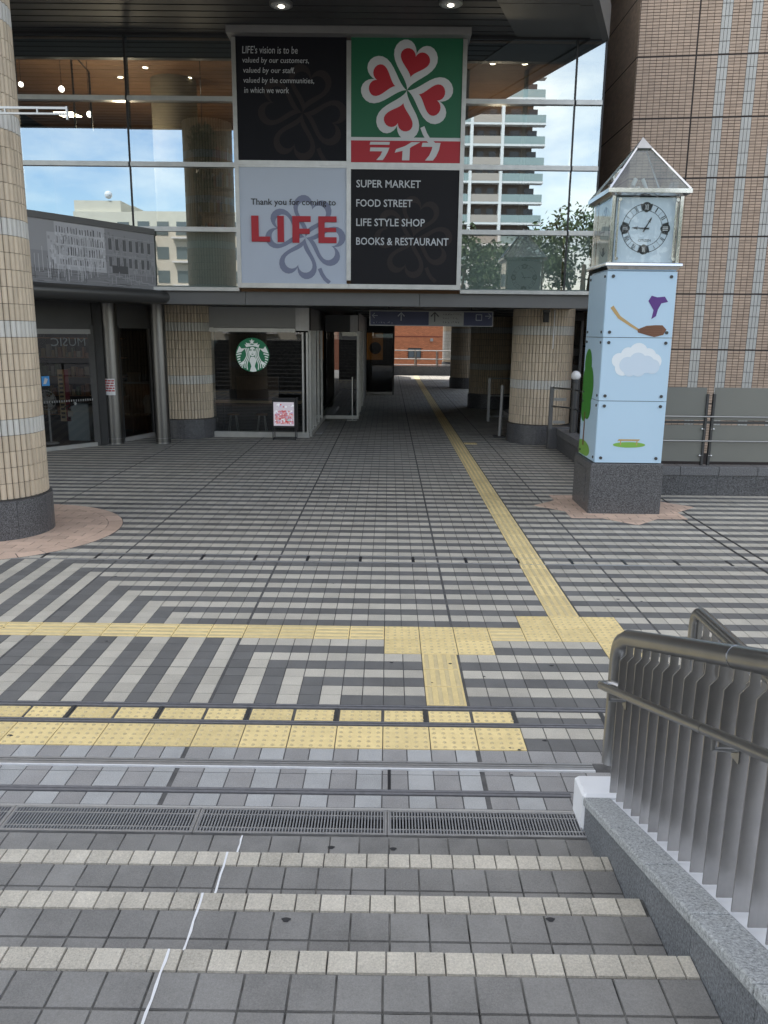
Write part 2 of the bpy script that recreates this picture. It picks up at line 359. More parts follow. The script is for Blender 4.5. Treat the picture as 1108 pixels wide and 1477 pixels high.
D20 = dot_mesh(.285, .16, 5, 3, 'tactile_dot_block_narrow'); DW = dot_mesh(.3, .29, 5, 5, 'tactile_dot_block')
for i in range(-30, 2): inst('dot_block', DW, tp, (i*.3, -.60, -.008))
for i in range(-30, 2): inst('narrow_dot_block', D20, tp, (i*.3+.005, -.243, -.008))
# steel joint covers, each lying in the paving
jc = empty('joint_cover_strip', (0, -.05, 0), 'thin steel joint strips crossing the plaza paving', kind='structure')
g = MB()
for y0, y1 in ((-.066, -.008), (-.297, -.250)):
    g.box(-9, 5.0, y0, y0+.018, -.01, .004); g.box(-9, 5.0, y1-.018, y1, -.01, .004); g.box(-9, 5.0, y0+.02, y1-.02, -.01, -.002)
g.build('frame_pair', M_strip, jc)
g = MB()
for k, y0 in enumerate((-.832, -.812, -.790, -.765)): g.box(-9, .96, y0, y0+.015, -.01, .005 if k else .009)
g.build('wide_cover', M_steel, jc); MB().box(-9, .96, -.843, -.834, -.01, .010).build('painted_highlight', M_white, jc)  # white strip paints the highlight along the steel cover's lower edge
MB().box(-9, .76, -1.106, -1.085, -.01, .005).box(-9, .76, -1.078, -1.057, -.01, .004).build('narrow_cover', M_strip, jc)
g = MB()
for X in (-2.7, -1.5-.3, -.9, -.01-.0, .595): pass
for k in range(-9, 3): g.box(k*.6-.012-.02, k*.6+.012-.02, -.25, -.068, -.01, .006)
g.build('cross_bar', M_dgrey, jc)
g = MB(); g.box(-9, 9, YS0-.0, YS0+.012, -.01, .0035); g.box(-9, 9, YS1-.04, YS1-.028, -.01, .0035); g.box(-9, 9, YS0+.02, YS0+.045, -.01, .001)
g.build('far_cover', M_steel, jc)
g = MB()
for k in range(-12, 12): g.box(k*.6, k*.6+.03, YS0+.05, YS1-.045, -.01, .002)
g.build('far_cross_bar', M_black, jc)
MB().box(-1.292, -1.262-0, -1, 1, 0, 0)
cv = MB(); cv.box(-.268, -.25, -1.05, -.84, -.008, .002); cv.build('dark_joint', M_black, jc)
# slot channel by the clock tower
ch = empty('slot_channel', (4, 5, 0), 'twin dark slots of the drain channel beside the clock tower', kind='structure')
MB().box(3.865, 3.895, -1.3, 7.45, -.02, .0025).box(4.045, 4.075, -1.3, 7.45, -.02, .0025).build('slot', M_black, ch)

# pink ring under the left column
ring = empty('column_surround_paving', (RC[0], RC[1], 0), 'round pink tile paving ring under the nearest column', kind='structure')
MB().cyl(RC, 1.55, -.3, .0005, 64).build('ring_bed', M_grout, ring)
def arc_tile(r0, r1, a0, a1, n=5, z=-.006, h=.010):
    g = MB(); a = [a0+(a1-a0)*k/n for k in range(n+1)]
    q = [(r1*math.cos(t), r1*math.sin(t)) for t in a]+[(r0*math.cos(t), r0*math.sin(t)) for t in reversed(a)]
    g.extr(q, lambda u, v, d: (RC[0]+u, RC[1]+v, d), z+h, z); return g
for k in range(32): arc_tile(1.36, 1.54, 2*PI*k/32+.004, 2*PI*(k+1)/32-.004).build('rim_tile', M_pink, ring)
def clip(poly, nx, ny, d):            # keep nx*x+ny*y <= d
    out = []
    for k in range(len(poly)):
        a, b = poly[k-1], poly[k]; fa, fb = nx*a[0]+ny*a[1]-d, nx*b[0]+ny*b[1]-d
        if (fa <= 0) != (fb <= 0): t = fa/(fa-fb); out.append((a[0]+(b[0]-a[0])*t, a[1]+(b[1]-a[1])*t))
        if fb <= 0: out.append(b)
    return out
def area(p): return abs(sum(p[k-1][0]*p[k][1]-p[k][0]*p[k-1][1] for k in range(len(p))))/2 if len(p) > 2 else 0
for j in range(-9, 9):
    for i in range(-6, 6):
        x = i*.3+(.15 if j % 2 else 0); y = j*.15; q = [(x+.005, y+.004), (x+.295, y+.004), (x+.295, y+.146), (x+.005, y+.146)]
        if max(math.hypot(*p) for p in q) < .62: continue
        for k in range(40): a = 2*PI*k/40; q = clip(q, math.cos(a), math.sin(a), 1.352)
        if area(q) < .001: continue
        MB().extr(q, lambda u, v, d: (RC[0]+u, RC[1]+v, d), .004, -.006).build('inner_tile', M_pink, ring)
# pink star under the clock tower
star = empty('clock_surround_paving', (3.13, 6.69, 0), 'star shaped pink tile paving under the clock tower', kind='structure')
cx_, cy_ = 3.13, 6.69; SQ = .82; DM = 1.21
def pink(q):
    if area(q) > .0015: MB().extr([(cx_+u, cy_+v) for u, v in q], lambda u, v, d: (u, v, d), .004, -.006).build('pink_tile', M_pink, star)
bed = [(DM, 0), (0, DM), (-DM, 0), (0, -DM)]
MB().extr([(cx_+u, cy_+v) for u, v in bed], lambda u, v, d: (u, v, d), .0008, -.006).build('star_bed', M_grout, star)
MB().extr([(cx_+u, cy_+v) for u, v in ((SQ, SQ), (-SQ, SQ), (-SQ, -SQ), (SQ, -SQ))], lambda u, v, d: (u, v, d), .0005, -.006).build('star_bed', M_grout, star)
for i in range(-5, 5):
    for j in range(-9, 9):
        x, y = i*.3+(.15 if j % 2 else 0), j*.15; q = [(x+.005, y+.004), (x+.295, y+.004), (x+.295, y+.146), (x+.005, y+.146)]
        if max(abs(p[0]) for p in q) < .5 and max(abs(p[1]) for p in q) < .5: continue
        c = q
        for nx, ny in ((1, 0), (-1, 0), (0, 1), (0, -1)): c = clip(c, nx, ny, SQ)
        pink(c)
        for nx, ny in ((1, 0), (-1, 0), (0, 1), (0, -1)):
            c = clip(q, -nx, -ny, -SQ-.004)
            for ax, ay in ((1, 1), (1, -1), (-1, 1), (-1, -1)):
                if c: c = clip(c, ax, ay, DM)
            if c: pink(c)
# ------------------------------------------------------------------ STAIR
st = empty('stair', (-3, -3, 0), 'wide tiled stair with pale nosings rising towards the viewer', kind='structure')
RS = .158; TR = .48; g = MB()
NS = 13
for k in range(1, NS+1):
    yf = -1.84-TR*(k-1); g.box(-9, .757, yf-TR-(.0 if k < NS else 6), yf, RS*(k-1)-.3, RS*k-.008)
g.build('stair_core', M_grout2, st)
MB().box(-9, .757, -1.86, -1.478, -.42, -.0075).build('stair_foot_bed', M_grout2, st)
nos = []; trd = []
for k in range(0, NS+1):
    z = RS*k-.008; yf = -1.84-TR*(k-1); 
    if k == 0:
        for i in range(-60, 5):
            trd.append((i*P_+.04, (i+1)*P_+.04, -1.635, -1.485, z, 0)); trd.append((i*P_+.04, (i+1)*P_+.04, -1.785, -1.635, z, 0))
        continue
    off = [0, .03, .055, .02, .07, 0, .04, .02, .03, .05, .01, .02, .06, .03][k]
    for i in range(-90, 8):
        x0, x1 = i*.0985+off, (i+1)*.0985+off
        if x1 > .757: x1 = .757
        if x1-x0 > .02: nos.append((x0, x1, yf-.100, yf, z, 0))
    for i in range(-60, 6):
        x0, x1 = i*P_+off*.7, (i+1)*P_+off*.7
        if x1 > .757: x1 = .757
        if x1-x0 > .02:
            trd.append((x0, x1, yf-.252, yf-.102, z, 0)); trd.append((x0, x1, yf-.404, yf-.254, z, 0)); trd.append((x0, x1, yf-.478, yf-.406, z, 0))
lay_tiles(st, nos, [M_nose], 'nosing_tile', 'nosing_tiles', h=.008, joint=.004)
lay_tiles(st, trd, [M_tread], 'tread_tile', 'tread_tiles', h=.007, joint=.005)
g = MB()                                                     # white sealant run down one joint
wl = [(-1.04, -1.49, 0), (-1.05, -1.64, 0), (-1.05, -1.78, 0)]
for k in range(0, 4):
    z = RS*k+.0015; ya, yb = (-1.49, -1.80) if k == 0 else (-1.845-TR*(k-1), -1.84-TR*k-.0)
    n = 9; x = [-1.01-.008*k]*(n+1); 
    for q in range(n):
        y0 = ya+(yb-ya)*q/n; y1 = ya+(yb-ya)*(q+1)/n; XS = [-1.012-.0015*math.sin(t_*2.1+k) for t_ in (q, q+1)]; WS = [.0035+.002*abs(math.sin(t_*1.7+k*2)) for t_ in (q, q+1)]
        g.face([(XS[0]-WS[0], y0, z), (XS[1]-WS[1], y1, z), (XS[1]+WS[1], y1, z), (XS[0]+WS[0], y0, z)])
g.build('white_sealant', M_white, st)
M_gum = mat('gum_stain', (.03, .03, .032), .7)
g = MB()
for x, y, z in ((-.55, -1.58, 0), (-.24, -1.585, 0), (-.66, -2.47, .316), (.36, -2.45, .316), (-2.4, -1.58, 0)):
    g.face([(x+.017*math.cos(a)*(1+.3*math.sin(3*a)), y+.013*math.sin(a), z+.0015) for a in [2*PI*k/12 for k in range(12)]])
g.build('gum_stain', M_gum, st)
g = MB(); r9 = random.Random(9)
for k in range(70):
    x = r9.uniform(-5, 4); y = r9.uniform(-1, 9); r_ = r9.uniform(.008, .02)
    g.face([(x+r_*math.cos(a)*(1+.3*math.sin(3*a+k)), y+r_*.8*math.sin(a), .0022) for a in [2*PI*q/9 for q in range(9)]])
g.build('gum_stain', M_gum, plaza, kind='stuff')
# grates
def grate(x0, x1, label):
    t = empty('drain_grate', ((x0+x1)/2, -1.365, 0), label, 'drain grate', 'drain gratings along the foot of the stair')
    g = MB(); y0, y1 = -1.475, -1.255
    g.box(x0, x1, y0, y0+.016, -.03, .004).box(x0, x1, y1-.016, y1, -.03, .004).box(x0, x0+.012, y0+.016, y1-.016, -.03, .004).box(x1-.012, x1, y0+.016, y1-.016, -.03, .004)
    g.build('frame', M_steel, t)
    g = MB(); n = int((x1-x0)/.0162)
    for k in range(1, n): x = x0+k*(x1-x0)/n; g.box(x-.0034, x+.0034, y0+.017, y1-.017, -.02, .002)
    g.build('grate_bars', mat('grate_zinc', (.36, .365, .37), .5, .5, noise=.1), t, kind='stuff')
    MB().box(x0+.013, x1-.013, y0+.045, y0+.053, -.015, .0028).box(x0+.013, x1-.013, y1-.060, y1-.052, -.015, .0028).build('cross_rod', M_steel, t)
MB().box(-9, .80, -1.478, -1.25, -.42, -.40).build('gutter_floor', M_black, st)
labs = ['steel drain grate ending against the granite parapet', 'steel drain grate in the middle of the stair foot', 'steel drain grate left of the white sealant line at the stair foot']
grate(-.268, .775, labs[0]); grate(-1.272, -.272, labs[1]); grate(-2.276, -1.276, labs[2]); grate(-3.280, -2.280, 'steel drain grate of which only a sliver shows at the left edge')
MB().box(-9, .757, -1.252, -1.234, -.2, .0005).build('gutter_edge', M_concrete, st)
# ------------------------------------------------------------------ PARAPET right of the stair
zc = lambda y: .188+.3185*(-1.402-y)
par = empty('stair_parapet', (.85, -3, 0), 'low sloping granite parapet along the right side of the stair', 'parapet')
def slope_box(x0, x1, ya, yb, dz0, dz1, flat=None):
    g = MB(); P = []
    for x in (x0, x1):
        for y in (ya, yb): P += [(x, y, zc(y)+dz0 if flat is None else flat), (x, y, zc(y)+dz1)]
    g.raw(P, [(0, 1, 3, 2), (4, 6, 7, 5), (0, 4, 5, 1), (2, 3, 7, 6), (1, 5, 7, 3), (0, 2, 6, 4)]); return g
ys = [-1.40, -1.89, -2.34, -2.79, -3.24, -3.69, -4.14, -4.59, -5.04, -5.49, -6.0, -6.5, -7.0, -7.5]
for a, b in zip(ys[:-1], ys[1:]):
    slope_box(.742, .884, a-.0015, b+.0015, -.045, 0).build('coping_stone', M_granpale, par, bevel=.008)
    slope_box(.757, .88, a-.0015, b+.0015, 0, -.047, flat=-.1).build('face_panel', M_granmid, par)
slope_box(.890, 1.36, -1.40, -7.5, 0, -.012, flat=-.1).build('white_ledge', M_ledge, par)
g = MB(); g.chbox(.742, 1.36, -1.398, -1.20, -.02, .198, .014); g.build('white_end_block', M_white, par)
# railing
rail = empty('stair_railing', (.93, -1.25, 0), 'steel stair railing with flat slats rising at the right edge', 'railing')
zr = lambda y: 1.01+.3365*(-1.25-y)
pts = [(.935, -1.175, .26), (.935, -1.178, .85)]
for k in range(1, 8): 
    a = PI/2*k/8; pts.append((.935, -1.178-.10*(1-math.cos(a)), .85+.145*math.sin(a)))
pts += [(.935, -1.33, zr(-1.33)), (.935, -2.52, zr(-2.52))]
MB().tube(pts, .043, 20).build('top_rail', M_rail, rail, smooth=True)
MB().tube([(.935, -2.523, zr(-2.523)), (.935, -7.3, zr(-7.3))], .043, 20).build('top_rail', M_rail, rail, smooth=True)
MB().tube([(.935, -2.516, zr(-2.516)), (.935, -2.522, zr(-2.522))], .0445, 20).build('rail_joint', M_chrome, rail)
def slat_mesh():
    H = .86; w2 = .045; q = [(-w2, 0), (w2, 0), (w2, H-.098), (.0175, H-.066), (.0175, H), (-.0175, H), (-.0175, H-.066), (-w2, H-.098)]
    g = MB(); g.extr(q, lambda u, v, d: (u, d, v), -.003, .003); return mesh_of(g, 'slat', M_slat)
SM = slat_mesh()
y = -1.37
k = 0
while y > -7.2:
    o = inst('slat', SM, rail, (.931, y, zc(y)+.004), scale=(1, 1, (zr(y)-.02-zc(y)-.004)/.86)); o.rotation_euler[2] = 0; y -= .1175; k += 1
h = lambda y: .80+.335*(-1.38-y)
pts = [(.90, -1.345, h(-1.345)-.005), (.86, -1.335, h(-1.33)), (.815, -1.345, h(-1.345)), (.80, -1.40, h(-1.40)), (.80, -7.2, h(-7.2))]
pts2 = [(.905, -1.36, h(-1.36)-.01), (.875, -1.325, h(-1.33)), (.84, -1.315, h(-1.32)), (.812, -1.33, h(-1.33)), (.80, -1.375, h(-1.375)), (.80, -2.618, h(-2.618))]
MB().tube(pts2, .0195, 14).build('handrail', M_rail, rail, smooth=True)
MB().tube([(.80, -2.622, h(-2.622)), (.80, -7.2, h(-7.2))], .0195, 14).build('handrail', M_rail, rail, smooth=True)
for yb in (-1.52, -2.70, -3.9, -5.1):
    MB().tube([(.80, yb, h(yb)-.015), (.80, yb, h(yb)-.055), (.88, yb, h(yb)-.06)], .009, 8).box(.876, .882, yb-.028, yb+.028, h(yb)-.095, h(yb)-.035).build('handrail_bracket', M_rail, rail)
# second railing (level), further right
r2 = empty('level_railing', (1.48, -1.2, 0), 'level steel guard railing behind the sloping stair railing', 'railing')
pts = [(1.48, -.80, .15), (1.48, -.80, .93)]+[(1.48, -.80-.07*(1-math.cos(PI/2*k/6)), .93+.07*math.sin(PI/2*k/6)) for k in range(1, 7)]+[(1.48, -7.3, 1.0)]
MB().tube(pts, .037, 18).build('top_rail', M_rail, r2, smooth=True)
y = -.95
while y > -4.5: inst('slat', SM, r2, (1.48, y, .12), scale=(1, 1, .86/.86*.99)); y -= .1175
MB().chbox(1.38, 1.58, -7.4, -.72, -.05, .13, .01).build('kerb', M_granite, r2)

# ------------------------------------------------------------------ TILED COLUMNS
def column(name, c, r, ztop, label, nrib, th, zb=.50, whites=(), lim=300, group=None, dark=False):
    t = empty(name, (c[0], c[1], 0), label, 'column', group)
    n = 40; ng = 6
    for k in range(ng):
        a0 = 2*PI*k/ng+.3; a1 = a0+2*PI/ng-.006; q = []
        for s_ in range(9): q.append(((r+.045)*math.cos(a0+(a1-a0)*s_/8), (r+.045)*math.sin(a0+(a1-a0)*s_/8)))
        q += [(x*.9, y_*.9) for x, y_ in reversed(q)]
        MB().extr(q, lambda u, v, d: (c[0]+u, c[1]+v, d), zb-.02, .0).build('granite_base', M_granite, t)
    MB().cyl(c, r-.012, 0, ztop, 40).build('core', M_colcore, t, smooth=True)
    da = 2*PI/nrib; hw = da/2*.90; zs = []
    seg = 5; prof = [(-hw+2*hw*s_/seg) for s_ in range(seg+1)]
    bul = .55*math.sin(hw)*r
    rib = [((r-.012+bul*math.sqrt(max(0, 1-(a/hw)**2))*.55+(.012 if 0 < i < seg else 0))*math.cos(a), (r-.012+bul*math.sqrt(max(0, 1-(a/hw)**2))*.55+(.012 if 0 < i < seg else 0))*math.sin(a)) for i, a in enumerate(prof)]
    def geo(h_):
        e = .003; V = [(x, y_, e) for x, y_ in rib]+[(x, y_, h_-e) for x, y_ in rib]; n_ = len(rib)
        return np.array(V), [(k, k+1, n_+k+1, n_+k) for k in range(n_-1)]+[tuple(range(n_-1, -1, -1)), tuple(range(n_, 2*n_))]
    V0, F0 = geo(th); me = []
    for m_ in (M_coltile, M_colwhite):
        g = MB(); g.raw(V0, F0); mm = mesh_of(g, 'column_tile', m_); mm.shade_smooth(); mm.set_sharp_from_angle(angle=math.radians(50)); me.append(mm)
    cand = []; rows = int((ztop-zb)/th)+1
    for j in range(rows):
        z = zb+j*th; wi = 1 if j in whites else 0
        for i in range(nrib):
            a = i*da; p = (c[0]+r*math.cos(a), c[1]+r*math.sin(a), z+th/2)
            ok, d = seen(p); fc = (CC[0]-p[0])*math.cos(a)+(CC[1]-p[1])*math.sin(a)
            cand.append((d if (ok and fc > 0) else 1e9, a, z, wi))
    cand.sort(key=lambda q: q[0]); VV = []; FF = []; MM = []; b = 0
    for q, (d, a, z, wi) in enumerate(cand):
        if q < lim and d < 1e8: inst('column_tile', me[wi], t, (c[0], c[1], z), rz=a)
        else:
            ca, sa = math.cos(a), math.sin(a); V = V0.copy(); X = V[:, 0]*ca-V[:, 1]*sa+c[0]; Y = V[:, 0]*sa+V[:, 1]*ca+c[1]
            VV.append(np.stack([X, Y, V[:, 2]+z], 1)); FF += [tuple(s_+b for s_ in f) for f in F0]; MM += [wi]*len(F0); b += len(V0)
    if VV:
        S = MB(); S.v = np.concatenate(VV).tolist(); S.f = FF; S.m = MM; S.build('column_tiles', [M_coltile, M_colwhite], t, kind='stuff', smooth=True)
    return t
cl = column('tiled_column', RC, .655, 8.0, 'large ribbed cream tiled column nearest at the left edge', 54, .192, .5, (4, 10, 16, 22, 28, 34))
MB().box(-4.66, -4.60, 4.22, 4.32, 4.70, 4.93).build('mounting_plate', M_dgrey, cl)
column('tiled_column', (3.32, 14.12), .70, 3.06, 'ribbed tiled column to the right of the underpass mouth', 56, .203, .47, (4, 10), 0)
column('tiled_column', (-5.22, 14.5), .70, 3.06, 'ribbed tiled column between steel posts and coffee shop window', 56, .203, .47, (4, 10), 0)
column('tiled_column', (3.25, 23.1), .72, 3.06, 'dark ribbed column standing first inside the underpass', 56, .203, .5, (4, 10), 0)
column('tiled_column', (3.35, 33.2), .72, 3.06, 'dark ribbed column second inside the underpass', 56, .203, .5, (4, 10), 0)
column('tiled_column', (3.75, 45.2), .72, 3.06, 'pale column at the far daylight end of the underpass', 56, .203, .8, tuple(range(1, 9)), 0)
# bracket arm on the left column
arm = empty('wall_lamp_arm', (-4.6, 4.27, 4.8), 'thin steel double bar arm sticking out from the left column', 'bracket arm')
MB().box(-4.60, -3.80, 4.26, 4.285, 4.845, 4.868).build('bar', M_alu, arm); MB().box(-4.60, -3.80, 4.26, 4.285, 4.79, 4.808).build('bar', M_alu, arm)
MB().box(-3.82, -3.80, 4.255, 4.29, 4.74, 4.872).build('end_plate', M_alu, arm); MB().box(-4.49, -4.475, 4.262, 4.283, 4.808, 4.845).build('strut', M_alu, arm); MB().box(-4.14, -4.125, 4.262, 4.283, 4.808, 4.845).build('strut', M_alu, arm)
# sensor on right column
cb = empty('security_camera', (3.12, 13.33, 2.85), 'small dark camera box on top of the right tiled column', 'camera'); MB().box(3.16, 3.28, 13.28, 13.38, 2.78, 3.0).build('housing', M_black, cb, bevel=.01); MB().box(3.15, 3.29, 13.24, 13.40, 3.0, 3.05).build('hood', M_mgrey, cb)
tag(MB().tube([(3.42, 13.385, 2.2), (3.42, 13.385, 3.06)], .012, 6).build('conduit_pipe', M_white), 'thin white conduit running down the right tiled column', 'pipe')

# ------------------------------------------------------------------ UPPER FACADE
FY = 11.6
fac = empty('glass_facade', (-2, FY, 3.1), 'upper storey glass curtain wall reflecting sky and an apartment tower', 'glass wall')
TZ = [3.37, 4.48, 5.68, 6.86, 7.98]; MX = [-9.8, -7.55, -5.39, -3.24, 1.06, 3.22, 3.76]
for a, b in zip(MX[:-1], MX[1:]):
    if a == -3.24: continue
    for k, (z0, z1) in enumerate(zip(TZ[:-1], TZ[1:])):
        if k == 0 and b < -5: continue
        x0, x1 = a+.02, b-.02
        if k == 0:
            MB().face([(x0, FY, z0+.03), (x1, FY, z0+.03), (x1, FY, z1-.03), (x0, FY, z1-.03)]).build('lower_pane', glass('lower_glass', (.72, .78, .76), .30), fac)
            MB().face([(x0, FY+.25, z0), (x1, FY+.25, z0), (x1, FY+.25, z1), (x0, FY+.25, z1)]).build('spandrel_backing', G_span, fac)
        else:
            tl = [random.uniform(-.002, .002) for _ in range(4)]
            MB().face([(x0, FY+tl[0], z0+.03), (x1, FY+tl[1], z0+.03), (x1, FY+tl[2], z1-.03), (x0, FY+tl[0]+tl[2]-tl[1], z1-.03)]).build('pane', G_fac, fac)
for x in MX:
    if x in (-3.24, 1.06): continue
    MB().box(x-.018, x+.018, FY-.012, FY+.15, 3.3, 7.98).build('mullion', M_black, fac)
for z in (4.48, 5.68, 6.86):
    for a, b in zip(MX[:-1], MX[1:]):
        if a == -3.24: continue
        MB().box(a+.02, b-.02, FY-.06, FY+.12, z-.045, z+.02).box(a+.02, b-.02, FY-.04, FY+.1, z+.022, z+.045).build('transom', M_alu, fac)
MB().box(-5.02, -3.30, FY-.12, FY+.1, 3.30, 3.37).build('sill_frame', M_alu, fac); MB().box(1.12, 3.80, FY-.12, FY+.1, 3.30, 3.37).build('sill_frame', M_alu, fac)
MB().box(-5.06, -5.0, FY-.06, FY+.1, 3.3, 4.44).build('end_frame', M_alu, fac)
g = MB()
for k in range(60): x = -4.1+k*.013; g.box(x, x+.005, FY+.2, FY+.21, 3.4, 4.44)
MB().box(-9.8, 3.76, FY+.16, FY+.3, 7.62, 8.0).build('head_beam', M_black, fac)
# steel band under the glass
bd = empty('facade_band', (0, 11.7, 3.1), 'dark grey metal band below the signs above the underpass', 'fascia')
for a, b in ((-5.3, -3.2), (-3.2, .32), (.32, 3.8)):
    MB().box(a+.004, b-.004, FY-.02, FY+.25, 3.04, 3.295).build('band_panel', M_mgrey, bd)
MB().box(-9.8, 3.8, FY+.25, 14.3, 3.08, 3.25).build('overhang_soffit', M_dgrey, bd)
# interior of the upper floor
room = empty('upstairs_room', (-2, 15, 3.3), 'upstairs cafe room behind the glass', kind='structure')
MB().box(-9.8, 3.7, 11.95, 19, 3.25, 3.32).build('floor', M_wood, room)
MB().box(-9.8, 3.7, 18.9, 19, 3.32, 7.98).box(3.6, 3.7, 11.9, 19, 3.32, 7.98).box(-9.9, -9.8, 11.7, 19, 3.32, 7.98).build('wall', mat('room_wall', (.10, .075, .055), .8), room)
for k in range(36): MB().box(-9.8, 3.7, 11.75+k*.2, 11.94+k*.2, 7.93, 7.975).build('ceiling_board', M_woodceil, room)
MB().box(-9.8, 3.7, 11.72, 19, 7.98, 8.05).build('ceiling_slab', M_dgrey, room)
pil = MB().cyl((-5.15, 14.3), .50, 3.32, 7.93, 32).build('room_pillar', M_intw, smooth=True); tag(pil, 'round cream pillar inside the upstairs room', 'pillar')
tag(MB().cyl((2.55, 13.4), .05, 3.32, 7.93, 12).build('slim_post', M_intw), 'slim pale post inside the room behind the right glass', 'post')
tag(MB().cyl((1.3, 13.4), .05, 3.32, 7.93, 12).build('slim_post', M_intw), 'slim pale post inside the room beside the green sign', 'post')
dl = [(-7.84, 12.8), (-7.23, 12.8), (-6.47, 12.8), (-5.5, 13.38), (-5.0, 12.8), (-4.25, 12.8), (-6.25, 14.06), (-4.74, 14.06), (1.77, 12.9), (2.43, 12.9)]
dlab = ['first ceiling spot from the left column upstairs', 'second ceiling spot from the left column upstairs', 'third ceiling spot from the left column upstairs', 'lower ceiling spot in front of the cream pillar upstairs', 'fourth ceiling spot in the front row upstairs', 'front row ceiling spot nearest the black sign', 'dim ceiling spot behind the glass mullion upstairs', 'rear ceiling spot above the hanging plant', 'ceiling spot behind glass beside the green sign', 'ceiling spot behind glass right of the other one']
for (x, y), lb in zip(dl, dlab):
    t = empty('ceiling_spot', (x, y, 7.9), lb, 'ceiling light', 'upstairs ceiling spots'); MB().cyl((x, y), .055, 7.915, 7.922, 16).build('lens', M_lamp, t); MB().cyl((x, y), .07, 7.922, 7.93, 16).build('trim_ring', M_white, t)
for (x, y, z, r), lb in zip([(-7.16, 13.0, 7.39, .06), (-6.61, 13.0, 6.91, .06), (-8.0, 13.0, 7.47, .05)], ['bright round pendant bulb nearest the black hanging frame', 'bright round pendant bulb hanging lower upstairs', 'bright bulb beside the left column upstairs']):
    t = empty('pendant_lamp', (x, y, z), lb, 'pendant lamp'); MB().sph((x, y, z), r).build('bulb', M_lampw, t, smooth=True); MB().tube([(x, y, z+r), (x, y, 7.93)], .006, 5).build('cord', M_black, t)
t = empty('strip_lamp', (-6.8, 13, 6.5), 'yellow striped panel lamp near the bracket arm', 'ceiling light')
for k in range(4): MB().box(-7.25+k*.02, -6.85+k*.02, 12.7+k*.10, 12.75+k*.10, 6.86, 6.88).build('tube', M_lamp, t)
t = empty('ceiling_rack', (-6.5, 12.6, 6.5), 'tall thin black metal frame hanging in the upstairs room', 'rack')
MB().box(-6.72, -6.69, 12.4, 12.43, 6.5, 7.93).box(-6.45, -6.42, 12.6, 12.63, 6.5, 7.6).build('upright', M_black, t); MB().tube([(-6.70, 12.42, 7.92), (-6.43, 12.62, 7.6)], .015, 4).build('cross_rod', M_black, t)
sh = empty('book_shelf', (-3.9, 12.6, 4.4), 'tall dark book shelf beside the black sign upstairs', 'shelf')
MB().box(-4.35, -4.31, 12.5, 12.9, 4.4, 6.6).box(-3.36, -3.32, 12.5, 12.9, 4.4, 6.6).build('side', M_black, sh)
for z in (4.4, 4.9, 5.4, 5.9, 6.5):
    MB().box(-4.31, -3.36, 12.5, 12.9, z, z+.03).build('shelf', M_wood, sh)
bk = [mat('book_'+n_, c, .7) for n_, c in (('red', (.25, .03, .03)), ('tan', (.3, .2, .1)), ('white', (.4, .38, .34)), ('blue', (.05, .08, .16)))]
x = 0
for z in (4.43, 4.93, 5.43, 5.93):
    x = -4.3
    g = MB()
    while x < -3.4:
        wv = random.uniform(.025, .06); g.box(x, x+wv-.003, 12.53, 12.72, z, z+random.uniform(.18, .3), random.randrange(4)); x += wv
    g.build('books', bk, sh, kind='stuff')
def leaves(mb, c, rx, ry, rz, n, s, droop=0):
    for _ in range(n):
        while True:
            p = rng.uniform(-1, 1, 3)
            if p@p < 1: break
        p = np.array(c)+p*np.array([rx, ry, rz]); d = rng.normal(size=3); d /= np.linalg.norm(d); e = np.cross(d, rng.normal(size=3)); e /= np.linalg.norm(e)
        if droop: d = np.array([d[0]*.3, d[1]*.3, -1])
        l_ = s*rng.uniform(.6, 1.4); mb.face([p-d*l_, p+e*l_*.4, p+d*l_, p-e*l_*.4])
pl = empty('hanging_plant', (-4.1, 12.25, 6.8), 'dark trailing plant hanging inside the window beside the black sign', 'plant')
g = MB(); leaves(g, (-4.1, 12.25, 6.25), .30, .2, .35, 500, .05); leaves(g, (-4.1, 12.25, 5.7), .2, .15, .8, 500, .06, 1); g.build('foliage', M_leafd, pl, kind='stuff')
MB().tube([(-4.1, 12.25, 6.5), (-4.1, 12.25, 7.93)], .008, 5).build('cord', M_black, pl)
def lamp(name, x, y, z, e, col=(1, .8, .55), r=.15):
    d = bpy.data.lights.new(name, 'POINT'); d.energy = e; d.color = col; d.shadow_soft_size = r; o = bpy.data.objects.new(name, d); COL.objects.link(o); o.location = (x, y, z)
lamp('room_fill', -6.0, 13.2, 6.6, 30); lamp('room_fill', -4.1, 12.1, 7.2, 7); lamp('room_fill', -6.6, 15.2, 6.2, 50); lamp('room_fill', 2.2, 15.4, 6.4, 36); lamp('room_fill', -3.6, 15.5, 6.2, 14)  # added fill points beside the visible spots, brightening pillar, ceiling and books

# ------------------------------------------------------------------ SIGN BOARD
sg = empty('store_sign_board', (-1.1, 11.3, 3.4), 'large four panel store sign with clover and LIFE lettering', 'sign board')
SY = 11.34
MB().box(-3.30, -3.22, SY-.02, FY+.1, 3.42, 7.86).build('side_frame', M_alu, sg); MB().box(1.03, 1.11, SY-.02, FY+.1, 3.42, 7.86).build('side_frame', M_alu, sg)
MB().box(-1.145, -1.06, SY-.02, SY+.2, 3.52, 7.82).build('centre_frame', M_alu, sg)
MB().box(-3.22, -1.145, SY-.015, SY+.2, 5.60, 5.64).box(-3.22, -1.145, SY-.022, SY+.2, 5.64, 5.72).build('cross_frame', M_alu, sg)
MB().box(-1.06, 1.03, SY-.015, SY+.2, 5.58, 5.62).box(-1.06, 1.03, SY-.022, SY+.2, 5.62, 5.70).build('cross_frame', M_alu, sg)
MB().box(-3.30, -1.10, SY-.04, FY+.1, 3.36, 3.45).box(-1.095, 1.11, SY-.04, FY+.1, 3.36, 3.45).build('bottom_frame', M_alu, sg)
